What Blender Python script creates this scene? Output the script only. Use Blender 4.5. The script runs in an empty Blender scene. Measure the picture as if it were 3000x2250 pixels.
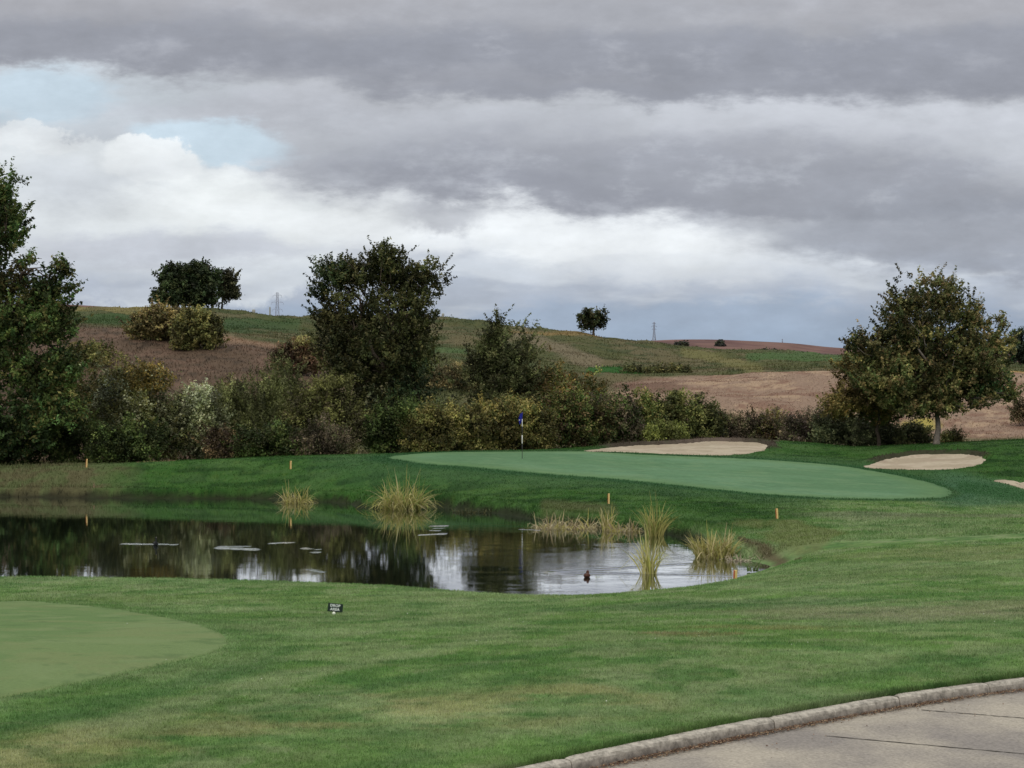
import bpy, math, random
import numpy as np
from mathutils import Vector

# ------------------------------------------------------------------ camera, sky, sun, exposure
scene = bpy.context.scene
coll = scene.collection
F = 1479.0            # focal length in pixels of a 1024 px wide frame
KX = 1024.0 / 2212.0
HY = 870.0            # eye level row (2212 x 1659 measuring grid)
EYE = 4.5             # eye height above the pond
KK = KX / F

cam_d = bpy.data.cameras.new("camera")
cam = bpy.data.objects.new("camera", cam_d)
coll.objects.link(cam)
cam.location = (0, 0, EYE)
cam.rotation_euler = (math.radians(90), 0, 0)
cam_d.sensor_width = 36.0
cam_d.lens = 36.0 * F / 1024.0
cam_d.shift_y = (HY * KX - 384.0) / 1024.0
cam_d.clip_start = 0.1
cam_d.clip_end = 9000.0
scene.camera = cam

scene.view_settings.view_transform = 'Standard'
scene.view_settings.look = 'None'
scene.view_settings.gamma = 1.0
scene.view_settings.exposure = 0.0

SUN_EL, SUN_AZ = math.radians(48), math.radians(205)
world = bpy.data.worlds.new("World")
scene.world = world
world.use_nodes = True
try:
    world.cycles.sampling_method = 'MANUAL'
    world.cycles.sample_map_resolution = 1024
except Exception:
    pass


def build_sky():
    nt = world.node_tree
    N, L = nt.nodes, nt.links
    N.clear()

    def val(x):
        n = N.new('ShaderNodeValue'); n.outputs[0].default_value = x
        return n.outputs[0]

    def mth(op, a, b=None, c=None, clamp=False):
        n = N.new('ShaderNodeMath'); n.operation = op; n.use_clamp = clamp
        for i, v in enumerate((a, b, c)):
            if v is None:
                continue
            if isinstance(v, (int, float)):
                n.inputs[i].default_value = v
            else:
                L.new(v, n.inputs[i])
        return n.outputs[0]

    def sstep(x, a, b):
        n = N.new('ShaderNodeMapRange'); n.interpolation_type = 'SMOOTHSTEP'
        L.new(x, n.inputs[0])
        n.inputs[1].default_value = a; n.inputs[2].default_value = b
        return n.outputs[0]

    def noise(vec, scale, detail, rough=0.55, w=0.0):
        n = N.new('ShaderNodeTexNoise'); n.noise_dimensions = '3D'
        L.new(vec, n.inputs['Vector'])
        n.inputs['Scale'].default_value = scale
        n.inputs['Detail'].default_value = detail
        n.inputs['Roughness'].default_value = rough
        return n.outputs['Fac']

    def comb(x, y, z):
        n = N.new('ShaderNodeCombineXYZ')
        for i, v in enumerate((x, y, z)):
            if isinstance(v, (int, float)):
                n.inputs[i].default_value = v
            else:
                L.new(v, n.inputs[i])
        return n.outputs[0]

    def mix(fac, a, b):
        n = N.new('ShaderNodeMix'); n.data_type = 'RGBA'
        L.new(fac, n.inputs[0])
        for i, v in ((6, a), (7, b)):
            if isinstance(v, tuple):
                n.inputs[i].default_value = (*v, 1)
            else:
                L.new(v, n.inputs[i])
        return n.outputs[2]

    tc = N.new('ShaderNodeTexCoord')
    sp = N.new('ShaderNodeSeparateXYZ')
    L.new(tc.outputs['Generated'], sp.inputs[0])
    dx, dy, dz = sp.outputs
    ady = mth('MAXIMUM', mth('ABSOLUTE', dy), 0.04)
    back = mth('MULTIPLY', mth('LESS_THAN', dy, 0.0), 900.0)
    X0 = mth('ADD', mth('MULTIPLY_ADD', mth('DIVIDE', dx, ady), F / KX, 1106.0), back)
    Y0 = mth('MULTIPLY_ADD', mth('DIVIDE', dz, ady), -F / KX, HY)
    vec = comb(mth('DIVIDE', X0, 520.0), mth('DIVIDE', Y0, 210.0), mth('MULTIPLY', back, 0.01))
    n1 = noise(vec, 1.7, 10.0, 0.62)
    vec2 = comb(mth('DIVIDE', X0, 520.0), mth('DIVIDE', Y0, 210.0), 7.3)
    n2 = noise(vec2, 1.5, 8.0, 0.58)
    vec3 = comb(mth('DIVIDE', X0, 420.0), mth('DIVIDE', Y0, 90.0), 3.1)
    n3 = noise(vec3, 1.2, 5.0, 0.5)
    vec4 = comb(mth('DIVIDE', X0, 150.0), mth('DIVIDE', Y0, 120.0), 5.5)
    n4 = noise(vec4, 1.3, 8.0, 0.62)
    X = mth('MULTIPLY_ADD', mth('SUBTRACT', n2, 0.5), 420.0, X0)
    Y = mth('MULTIPLY_ADD', mth('SUBTRACT', n1, 0.5), 190.0, Y0)
    Yb = mth('MULTIPLY_ADD', mth('SUBTRACT', n4, 0.5), 150.0, Y0)
    Xb = mth('MULTIPLY_ADD', mth('SUBTRACT', n1, 0.5), 70.0, X0)

    vec5 = comb(mth('DIVIDE', X0, 230.0), mth('DIVIDE', Y0, 105.0), 11.5)
    n5 = noise(vec5, 1.5, 9.0, 0.62)

    def ell(cx, cy, rx, ry, soft, slope=0.0, crisp=False, top=1.0):
        xx, yy = (Xb, Yb) if crisp else (X, Y)
        ex = mth('DIVIDE', mth('SUBTRACT', xx, float(cx)), float(rx))
        yc = mth('MULTIPLY_ADD', mth('SUBTRACT', xx, float(cx)), slope, float(cy))
        ey = mth('DIVIDE', mth('SUBTRACT', yy, yc), float(ry))
        if top != 1.0:
            ey = mth('ADD', mth('MAXIMUM', ey, 0.0), mth('MULTIPLY', mth('MINIMUM', ey, 0.0), top))
        r = mth('SQRT', mth('ADD', mth('MULTIPLY', ex, ex), mth('MULTIPLY', ey, ey)))
        return mth('SUBTRACT', 1.0, sstep(r, 1.0 - soft, 1.0 + soft * 0.6), clamp=True)

    def scl(m, k):
        return mth('MULTIPLY', m, k)

    # blue air showing through the breaks
    sky = N.new('ShaderNodeTexSky'); sky.sky_type = 'NISHITA'
    sky.sun_disc = False
    sky.sun_elevation = SUN_EL
    sky.sun_rotation = SUN_AZ
    skyc = N.new('ShaderNodeVectorMath'); skyc.operation = 'SCALE'
    L.new(sky.outputs[0], skyc.inputs[0]); skyc.inputs[3].default_value = 0.10
    blue = mix(val(0.85), skyc.outputs[0], (0.62, 0.735, 0.82))

    # base grey sheet, by height
    ramp = N.new('ShaderNodeValToRGB')
    L.new(mth('DIVIDE', Y, 870.0, clamp=True), ramp.inputs[0])
    cr = ramp.color_ramp
    cr.interpolation = 'EASE'
    pts = [(0.0, (.42, .43, .47)), (0.20, (.46, .48, .52)), (0.32, (.52, .55, .60)), (0.50, (.60, .63, .68)),
           (0.64, (.56, .60, .66)), (0.72, (.47, .52, .60)), (0.80, (.34, .40, .51)), (0.86, (.32, .40, .52)), (1.0, (.33, .42, .55))]
    cr.elements[0].position = pts[0][0]; cr.elements[0].color = (*pts[0][1], 1)
    cr.elements[1].position = pts[-1][0]; cr.elements[1].color = (*pts[-1][1], 1)
    for p, c in pts[1:-1]:
        e = cr.elements.new(p); e.color = (*c, 1)
    col = ramp.outputs[0]
    DK = (.312, .330, .382)
    DK2 = (.342, .362, .415)
    # layers: mask, colour, opacity
    col = mix(scl(ell(120, 215, 380, 85, .5), .9), col, (.60, .66, .72))
    col = mix(scl(ell(70, 205, 150, 62, .4), .95), col, blue)
    col = mix(scl(ell(455, 318, 215, 62, .3), 1.0), col, blue)
    col = mix(scl(ell(230, 480, 520, 175, .07, slope=.13, crisp=True), 1.0), col, (.72, .765, .80))
    col = mix(scl(ell(330, 350, 120, 52, .14, crisp=True), .95), col, (.82, .86, .885))
    col = mix(scl(ell(60, 300, 120, 30, .2, crisp=True), .8), col, (.76, .80, .83))
    col = mix(scl(ell(190, 400, 250, 50, .8), .5), col, (.55, .59, .65))
    col = mix(scl(ell(560, 455, 330, 70, .7, slope=.05), .85), col, (.82, .86, .87))
    col = mix(scl(ell(330, 540, 420, 40, .7), .75), col, (.50, .53, .60))
    col = mix(scl(ell(120, 625, 480, 52, .8), .75), col, (.37, .42, .52))
    col = mix(scl(ell(560, 235, 420, 36, .7), .5), col, (.47, .49, .545))
    col = mix(scl(ell(1900, 255, 640, 62, .55), .8), col, (.60, .63, .69))
    col = mix(scl(ell(1000, 265, 420, 34, .7), .6), col, (.50, .525, .58))
    col = mix(scl(ell(1230, 525, 700, 72, .5, slope=.08), .95), col, (.86, .90, .93))
    # long upper dark bank
    col = mix(scl(ell(200, 105, 900, 42, .5, slope=.015, top=.5), .88), col, DK)
    col = mix(scl(ell(1300, 165, 900, 58, .38, slope=.02, top=.5), .92), col, DK)
    col = mix(scl(ell(2250, 145, 760, 52, .40, top=.5), .9), col, DK)
    col = mix(scl(ell(1250, 20, 520, 34, .9), .6), col, (.40, .42, .47))
    col = mix(scl(ell(1050, 165, 420, 22, .8), .45), col, (.36, .375, .42))
    # middle dark bank stepping down to the right
    col = mix(scl(ell(1500, 395, 860, 62, .30, slope=.045, top=.55), .93), col, DK2)
    col = mix(scl(ell(2230, 535, 640, 70, .35, slope=.03, top=.5), .9), col, (.335, .36, .415))
    col = mix(scl(ell(1150, 410, 480, 40, .6, slope=.10), .75), col, DK)
    col = mix(scl(ell(960, 455, 110, 40, .6, crisp=True), .6), col, DK2)
    col = mix(scl(ell(1500, 300, 700, 40, .8, slope=.02), .4), col, (.46, .48, .535))
    br1 = mth('MULTIPLY', ell(1500, 385, 900, 110, .8), sstep(n5, .50, .68))
    col = mix(scl(br1, .50), col, (.50, .53, .585))
    br2 = mth('MULTIPLY', ell(1100, 95, 1600, 110, .8), sstep(n5, .52, .70))
    col = mix(scl(br2, .38), col, (.46, .48, .53))
    # low streaks over a blue grey band
    col = mix(scl(ell(1450, 705, 1500, 52, .7), .7), col, (.34, .42, .53))
    st = sstep(n3, .46, .60)
    lowm = mth('MULTIPLY', ell(1450, 612, 1500, 48, .7), st)
    col = mix(scl(lowm, .75), col, (.62, .67, .73))
    lown = mth('MULTIPLY', ell(1400, 600, 1300, 60, .7), mth('SUBTRACT', 1.0, st))
    col = mix(scl(lown, .35), col, (.38, .43, .52))
    # fine modulation
    det = mth('MULTIPLY_ADD', mth('SUBTRACT', n1, .5), .55, 1.0)
    det = mth('MULTIPLY', det, mth('MULTIPLY_ADD', mth('SUBTRACT', n5, .5), .34, 1.0))
    det = mth('MULTIPLY', det, mth('MULTIPLY_ADD', mth('SUBTRACT', n4, .5), .16, 1.0))
    dv = N.new('ShaderNodeVectorMath'); dv.operation = 'SCALE'
    L.new(col, dv.inputs[0]); L.new(det, dv.inputs[3])
    col = dv.outputs[0]
    # thin bright overcast overhead
    up = sstep(dz, .24, .55)
    nz = noise(tc.outputs['Generated'], 2.5, 4.0)
    upc = N.new('ShaderNodeVectorMath'); upc.operation = 'SCALE'
    upc.inputs[0].default_value = (1.02, 1.02, 1.02)
    L.new(mth('MULTIPLY_ADD', mth('SUBTRACT', nz, .5), .5, 1.0), upc.inputs[3])
    col = mix(up, col, upc.outputs[0])
    # below the horizon
    dn = sstep(dz, -.02, -.08)
    dn = mth('SUBTRACT', 1.0, sstep(dz, -.08, -.01))
    col = mix(dn, col, (.10, .12, .08))
    bg = N.new('ShaderNodeBackground')
    L.new(col, bg.inputs[0]); bg.inputs[1].default_value = 1.0
    out = N.new('ShaderNodeOutputWorld')
    L.new(bg.outputs[0], out.inputs[0])


build_sky()

sun_d = bpy.data.lights.new("sun", 'SUN')
sun_d.energy = 0.9
sun_d.angle = math.radians(22)
sun_d.color = (1.0, 0.92, 0.78)
sun = bpy.data.objects.new("sun", sun_d)
coll.objects.link(sun)
_d = Vector((math.sin(SUN_AZ) * math.cos(SUN_EL), math.cos(SUN_AZ) * math.cos(SUN_EL), math.sin(SUN_EL)))
sun.rotation_euler = _d.to_track_quat('Z', 'Y').to_euler()
sun.location = (0, -20, 60)

# ------------------------------------------------------------------ helpers
rs = np.random.RandomState(7)
_T = rs.rand(256, 256)


def vnoise(x, y, seed=0):
    x = np.asarray(x, float) + seed * 37.17; y = np.asarray(y, float) + seed * 91.73
    xi = np.floor(x).astype(np.int64); yi = np.floor(y).astype(np.int64)
    fx = x - xi; fy = y - yi
    fx = fx * fx * (3 - 2 * fx); fy = fy * fy * (3 - 2 * fy)
    a = _T[xi & 255, yi & 255]; b = _T[(xi + 1) & 255, yi & 255]
    c = _T[xi & 255, (yi + 1) & 255]; d = _T[(xi + 1) & 255, (yi + 1) & 255]
    return (a * (1 - fx) + b * fx) * (1 - fy) + (c * (1 - fx) + d * fx) * fy


def fbm(x, y, octv=4, seed=0, gain=.5):
    s = 0; a = 1; t = 0
    c, sn = math.cos(.6), math.sin(.6)
    for i in range(octv):
        s = s + a * vnoise(x, y, seed + i * 3); t += a
        a *= gain; x, y = (c * x - sn * y) * 2.03, (sn * x + c * y) * 2.03
    return s / t


def ss(x, a, b):
    t = np.clip((np.asarray(x, float) - a) / (b - a), 0, 1)
    return t * t * (3 - 2 * t)


def mesh_np(name, verts, faces, mat=None, cols=None, parent=None, smooth=False, loc=None):
    """verts (n,3), faces (m,k); cols per vertex (n,3)"""
    me = bpy.data.meshes.new(name)
    verts = np.ascontiguousarray(verts, dtype=np.float32)
    faces = np.ascontiguousarray(faces, dtype=np.int32)
    nf, k = faces.shape
    me.vertices.add(len(verts)); me.vertices.foreach_set("co", verts.ravel())
    me.loops.add(nf * k); me.loops.foreach_set("vertex_index", faces.ravel())
    me.polygons.add(nf)
    me.polygons.foreach_set("loop_start", np.arange(0, nf * k, k, dtype=np.int32))
    try:
        me.polygons.foreach_set("loop_total", np.full(nf, k, dtype=np.int32))
    except Exception:
        pass
    me.polygons.foreach_set("use_smooth", np.full(nf, smooth, dtype=bool))
    if cols is not None:
        ca = me.color_attributes.new("Col", 'FLOAT_COLOR', 'POINT')
        c4 = np.ones((len(verts), 4), dtype=np.float32); c4[:, :3] = cols
        ca.data.foreach_set("color", c4.ravel())
    me.update(calc_edges=True)
    me.validate()
    if mat:
        me.materials.append(mat)
    o = bpy.data.objects.new(name, me)
    coll.objects.link(o)
    if loc is not None:
        o.location = loc
    if parent:
        o.parent = parent
    return o


def thing(name, label, cat, loc=(0, 0, 0), group=None, rotz=0):
    o = bpy.data.objects.new(name, None)
    coll.objects.link(o)
    o.location = loc; o.rotation_euler = (0, 0, rotz)
    o.empty_display_size = .3
    tag(o, label, cat, group)
    return o


def tag(o, label, cat, group=None):
    o["label"] = label; o["category"] = cat
    if group:
        o["group"] = group
    return o


def kind(o, k, label=None, cat=None):
    o["kind"] = k
    if label:
        o["label"] = label
    if cat:
        o["category"] = cat
    return o


def material(name, color=(.5, .5, .5), rough=.8, spec=.3, attr=False, nscale=None, namt=.3, bump=0, bscale=None, trans=0, detail=5):
    m = bpy.data.materials.new(name); m.use_nodes = True
    nt = m.node_tree; N, L = nt.nodes, nt.links
    b = N['Principled BSDF']
    b.inputs['Roughness'].default_value = rough
    b.inputs['Specular IOR Level'].default_value = spec
    src = None
    if attr:
        a = N.new('ShaderNodeAttribute'); a.attribute_name = 'Col'
        src = a.outputs['Color']
    else:
        r = N.new('ShaderNodeRGB'); r.outputs[0].default_value = (*color, 1); src = r.outputs[0]
    tc = N.new('ShaderNodeTexCoord')
    if nscale:
        n = N.new('ShaderNodeTexNoise'); n.inputs['Scale'].default_value = nscale; n.inputs['Detail'].default_value = detail
        n.inputs['Roughness'].default_value = .65
        L.new(tc.outputs['Object'], n.inputs['Vector'])
        mr = N.new('ShaderNodeMapRange')
        mr.inputs[1].default_value = .25; mr.inputs[2].default_value = .75
        mr.inputs[3].default_value = 1 - namt; mr.inputs[4].default_value = 1 + namt
        L.new(n.outputs['Fac'], mr.inputs[0])
        v = N.new('ShaderNodeVectorMath'); v.operation = 'SCALE'
        L.new(src, v.inputs[0]); L.new(mr.outputs[0], v.inputs[3])
        src = v.outputs[0]
    L.new(src, b.inputs['Base Color'])
    if bump:
        n = N.new('ShaderNodeTexNoise'); n.inputs['Scale'].default_value = bscale or nscale or 20; n.inputs['Detail'].default_value = 4
        L.new(tc.outputs['Object'], n.inputs['Vector'])
        bp = N.new('ShaderNodeBump'); bp.inputs['Strength'].default_value = bump; bp.inputs['Distance'].default_value = .05
        L.new(n.outputs['Fac'], bp.inputs['Height']); L.new(bp.outputs[0], b.inputs['Normal'])
    if trans:
        t = N.new('ShaderNodeBsdfTranslucent'); L.new(src, t.inputs['Color'])
        mx = N.new('ShaderNodeMixShader'); mx.inputs[0].default_value = trans
        L.new(b.outputs[0], mx.inputs[1]); L.new(t.outputs[0], mx.inputs[2])
        L.new(mx.outputs[0], N['Material Output'].inputs['Surface'])
    return m


# ------------------------------------------------------------------ terrain height
def zy(y, d):
    return EYE - (y - HY) * d * KK


S = [-400, 0, 170, 300, 480, 600, 740, 838, 1000, 1130, 1260, 1400, 1500, 1580, 1661, 1750, 1850, 1950, 2050, 2212, 2500]


def tab(pairs):
    xs, ys = zip(*pairs)
    return np.interp(S, xs, ys)


n_d, n_z = [], []


def node(dp, zp=None, yp=None):
    d = tab(dp)
    if zp is not None:
        z = tab(zp)
    else:
        z = zy(tab(yp), d)
    n_d.append(d); n_z.append(z)


node([(0, 8)], [(0, 1.725)])
node([(0, 14), (1000, 14.2), (2212, 16)], [(0, 1.62), (900, 1.68), (1300, 1.725), (2212, 1.73)])
node([(0, 22)], [(0, 1.10), (900, 1.12), (1700, 1.25), (2212, 1.3)])
node([(0, 30)], [(0, .48), (1200, .5), (1700, .85), (2212, 1.0)])
node([(0, 37.5), (600, 36.8), (900, 35.6), (1130, 33.8), (1300, 33.2), (1400, 33.9), (1500, 35), (1580, 37.4), (1661, 39.6), (1750, 41)],
     [(0, .2), (1580, .2), (1661, .28), (1750, .5), (2000, .7), (2212, .8)])
node([(0, 71), (300, 70.2), (600, 69.2), (740, 67), (838, 64.5), (1000, 62), (1130, 59.5), (1260, 54.5), (1400, 52.2), (1500, 48.8), (1580, 45.2), (1661, 43.5), (1750, 47)],
     [(0, .32), (1580, .3), (1661, .35), (1750, .52), (2000, .6), (2212, .65)])
node([(0, 71.6), (740, 71.6), (838, 73), (1000, 71), (1130, 69.5), (1300, 68), (1500, 65), (1660, 63), (1800, 61), (2000, 61), (2110, 63), (2212, 64)],
     yp=[(0, 1058), (300, 1050), (600, 1036), (740, 1014), (838, 992), (1000, 1005), (1100, 1015), (1300, 1032), (1500, 1052), (1660, 1068), (1800, 1076), (2000, 1080), (2212, 1078)])
node([(0, 75.5), (600, 76.5), (838, 78), (1000, 81), (1130, 83), (1260, 84), (1500, 83), (1800, 82), (1900, 78), (2000, 74), (2100, 70), (2212, 71)],
     yp=[(-400, 1016), (0, 1012), (300, 1000), (600, 987), (838, 981), (1000, 975), (1260, 973), (1400, 980), (1500, 984), (1660, 991), (1800, 1003), (1900, 1018), (2000, 1038), (2100, 1054), (2212, 1050)])
node([(0, 84), (838, 85), (1130, 90), (1260, 92), (1400, 93), (1630, 96), (1800, 94), (1950, 92), (2212, 92)],
     yp=[(0, 1021), (600, 996), (838, 990), (1000, 983), (1130, 976), (1260, 966), (1400, 957), (1500, 951), (1630, 949), (1700, 952), (1850, 967), (1950, 962), (2050, 958), (2212, 951)])
node([(0, 101)],
     [(0, .6), (600, .9), (1130, 1.1), (1400, 1.4), (1800, 1.3), (2000, 1.7), (2212, 2.1)])
node([(0, 125)], yp=[(0, 790), (300, 795), (600, 805), (800, 835), (1000, 850), (1200, 870), (1320, 866), (1500, 858), (1800, 858), (2212, 868)])
node([(0, 150)], yp=[(0, 700), (300, 703), (480, 718), (600, 735), (740, 756), (850, 780), (1000, 800), (1200, 810), (1320, 814), (1500, 810), (1800, 797), (2212, 800)])
node([(0, 200)], yp=[(0, 685), (300, 686), (480, 702), (600, 713), (740, 722), (850, 730), (1000, 738), (1130, 752), (1280, 770), (1400, 782), (1500, 787), (1800, 788), (2212, 792)])
node([(0, 260)], yp=[(0, 672), (170, 675), (330, 672), (480, 677), (600, 687), (680, 692), (800, 692), (930, 689), (1010, 691), (1130, 713), (1260, 725), (1340, 731), (1400, 742), (1500, 757), (1661, 765), (1830, 775), (2212, 786)])
node([(0, 340)], [(0, 9)])
node([(0, 900)], [(0, 2)])
node([(0, 7000)], [(0, -4)])
n_d = np.array(n_d); n_z = np.array(n_z)
# finer, smoothed columns
SF = np.arange(-400, 2501, 5.0)


def _smooth(a, sig=6):
    k = np.exp(-.5 * (np.arange(-3 * sig, 3 * sig + 1) / sig) ** 2); k /= k.sum()
    p = np.pad(a, 3 * sig, mode='edge')
    return np.convolve(p, k, 'valid')


ND = np.array([_smooth(np.interp(SF, S, r)) for r in n_d])
NZ = np.array([_smooth(np.interp(SF, S, r)) for r in n_z])


def col_of(X, Y):
    return (np.asarray(X) / np.maximum(Y, 10.0) * F + 512.0) / KX


def base_z(X, Y):
    X = np.asarray(X, float); Y = np.asarray(Y, float)
    s = np.clip(col_of(X, Y), SF[0], SF[-1])
    D = np.array([np.interp(s, SF, r) for r in ND]); Z = np.array([np.interp(s, SF, r) for r in NZ])
    d = np.clip(Y, D[0], D[-1] - .01)
    h = np.diff(D, axis=0); dl = np.diff(Z, axis=0) / h
    m = np.zeros_like(Z)
    pr = dl[:-1] * dl[1:]
    w1 = 2 * h[1:] + h[:-1]; w2 = h[1:] + 2 * h[:-1]
    with np.errstate(divide='ignore', invalid='ignore'):
        hm = (w1 + w2) / (w1 / dl[:-1] + w2 / dl[1:])
    m[1:-1] = np.where(pr > 0, hm, 0)
    m[-1] = dl[-1]
    idx = np.zeros(d.shape, int)
    for k in range(1, len(D) - 1):
        idx = np.where(d >= D[k], k, idx)

    def tk(A, i):
        return np.take_along_axis(A, i[None], 0)[0]
    i = idx
    d0 = tk(D, i); hh = tk(h, i); t = (d - d0) / hh
    z0, z1, m0, m1 = tk(Z, i), tk(Z, i + 1), tk(m, i), tk(m, i + 1)
    t2 = t * t; t3 = t2 * t
    return (2 * t3 - 3 * t2 + 1) * z0 + (t3 - 2 * t2 + t) * hh * m0 + (-2 * t3 + 3 * t2) * z1 + (t3 - t2) * hh * m1


def sdist(X, Y, poly):
    """signed distance to a closed polygon, positive inside"""
    X = np.asarray(X, float); Y = np.asarray(Y, float)
    best = np.full(X.shape, 1e9); ins = np.zeros(X.shape, bool)
    n = len(poly)
    for i in range(n):
        ax, ay = poly[i]; bx, by = poly[(i + 1) % n]
        ex, ey = bx - ax, by - ay
        t = np.clip(((X - ax) * ex + (Y - ay) * ey) / (ex * ex + ey * ey + 1e-12), 0, 1)
        dd = (X - ax - t * ex) ** 2 + (Y - ay - t * ey) ** 2
        best = np.minimum(best, dd)
        if by != ay:
            c = ((ay > Y) != (by > Y)) & (X < (bx - ax) * (Y - ay) / (by - ay) + ax)
            ins ^= c
    r = np.sqrt(best)
    return np.where(ins, r, -r)


def smooth_poly(pts, n=160, closed=True):
    p = np.array(pts, float)
    if closed:
        p = np.vstack([p, p[:1]])
    L = np.r_[0, np.cumsum(np.hypot(*np.diff(p, axis=0).T))]
    m = len(p)
    out = []
    ts = np.linspace(0, L[-1], n, endpoint=not closed)
    for t in ts:
        i = min(np.searchsorted(L, t, 'right') - 1, m - 2)
        u = (t - L[i]) / (L[i + 1] - L[i])
        if closed:
            q = [p[(i - 1) % (m - 1)], p[i], p[i + 1], p[(i + 2) % (m - 1)]]
        else:
            q = [p[max(i - 1, 0)], p[i], p[i + 1], p[min(i + 2, m - 1)]]
        out.append(.5 * ((2 * q[1]) + (-q[0] + q[2]) * u + (2 * q[0] - 5 * q[1] + 4 * q[2] - q[3]) * u * u + (-q[0] + 3 * q[1] - 3 * q[2] + q[3]) * u ** 3))
    return np.array(out)


def W(x, d):
    return (x * KX - 512.0) / F * d


def wp(x, y):      # point on the water plane
    d = EYE / ((y - HY) * KK)
    return (W(x, d), d)


POND = [(-60, 33), (-30, 37.2)] + [wp(*q) for q in [(0, 1252), (150, 1253), (300, 1256), (600, 1261), (900, 1274), (1100, 1294), (1220, 1300), (1300, 1301), (1400, 1297), (1500, 1278),
        (1600, 1246), (1665, 1224), (1600, 1208), (1540, 1199), (1496, 1172), (1442, 1154), (1406, 1151), (1316, 1142), (1256, 1137), (1166, 1125), (1106, 1113),
        (1054, 1107), (985, 1100), (940, 1094), (860, 1098), (793, 1098), (740, 1086), (660, 1083), (580, 1078), (400, 1077), (200, 1075), (0, 1073), (-200, 1072)]] + [(-60, 70)]
POND = smooth_poly(POND, 260)

KERB = smooth_poly([(-4.4, -45), (-4.3, -12), (-4.1, 0), (-3.7, 4.5), (-3, 7), (-2.1, 8.8), (-1.1, 10.05), (-.45, 10.75), (.195, 11.32), (.72, 11.78), (1.35, 12.3), (2.24, 13.0), (3.59, 13.98), (4.66, 14.63),
                    (5.2, 14.92), (7, 15.9), (10, 17.1), (15, 18.6), (30, 21), (70, 24)], 420, closed=False)
PATH_Z = 1.635
PATH = np.vstack([KERB, [(70, -45)]])


def ground_at(x, y, d0=5, d1=280, poly_only=False):
    ds = np.arange(d0, d1, .05)
    X = W(x, ds); z = base_z(X, ds)
    py = HY + (EYE - z) / (ds * KK)
    k = np.where(py <= y)[0]
    i = k[0] if len(k) else np.argmin(py)
    return (X[i], ds[i])


def outline(pts, d0, d1, n=120):
    return smooth_poly([ground_at(x, y, d0, d1) for x, y in pts], n)


GREEN = outline([(838, 989), (870, 983), (930, 979), (1000, 977), (1130, 976), (1260, 976), (1400, 983), (1500, 987), (1660, 994), (1800, 1005), (1900, 1020), (2000, 1040), (2045, 1055),
                 (2058, 1067), (2030, 1076), (1950, 1080), (1800, 1077), (1660, 1069), (1500, 1053), (1400, 1042), (1300, 1033), (1200, 1026), (1100, 1017), (1000, 1008), (900, 1000)], 58, 95, 200)
TEE = smooth_poly([ground_at(x, y, 12, 36) for x, y in [(0, 1302), (130, 1307), (280, 1322), (400, 1345), (470, 1368), (497, 1385), (480, 1403), (400, 1425), (280, 1455), (150, 1485), (0, 1515), (-120, 1545)]] +
                  [(-9.5, 13.5), (-14, 17), (-15, 23), (-12.5, 26.5)], 180)
BUNK1 = outline([(1265, 975), (1340, 976.5), (1430, 980), (1520, 983.5), (1590, 982), (1640, 976), (1662, 966), (1645, 959), (1600, 956), (1540, 954.5), (1500, 957), (1440, 961), (1400, 962), (1340, 966), (1300, 970)], 80, 97)
BUNK2 = outline([(1868, 1010), (1920, 1013), (1980, 1014.5), (2040, 1014), (2090, 1009), (2118, 1001), (2129, 994), (2110, 986), (2060, 982), (2000, 983), (1960, 986), (1920, 993), (1885, 1003)], 68, 92)
BUNK3 = outline([(2146, 1040), (2175, 1046), (2215, 1057), (2260, 1062), (2290, 1050), (2250, 1041), (2212, 1043), (2195, 1046), (2170, 1038)], 60, 90, 60)


def ragged(P, amp, sc):
    c = P.mean(0); v = P - c; r = np.hypot(v[:, 0], v[:, 1])[:, None]
    k = (fbm(P[:, 0] / sc, P[:, 1] / sc, 3, 44) - .5)[:, None] * 2 * amp
    return c + v * (1 + k / r)


BUNK1 = ragged(smooth_poly(BUNK1, 240), .28, .6)
BUNK2 = ragged(smooth_poly(BUNK2, 240), .22, .6)
GREEN = ragged(smooth_poly(GREEN, 320), .16, .5)
TEE = ragged(smooth_poly(TEE, 320), .07, .25)


def near(X, Y, poly, m):
    return (X > poly[:, 0].min() - m) & (X < poly[:, 0].max() + m) & (Y > poly[:, 1].min() - m) & (Y < poly[:, 1].max() + m)


def local_sd(X, Y, poly, m=4):
    r = np.full(np.shape(X), -99.0)
    k = near(X, Y, poly, m)
    if k.any():
        r[k] = sdist(X[k], Y[k], poly)
    return r


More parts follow.
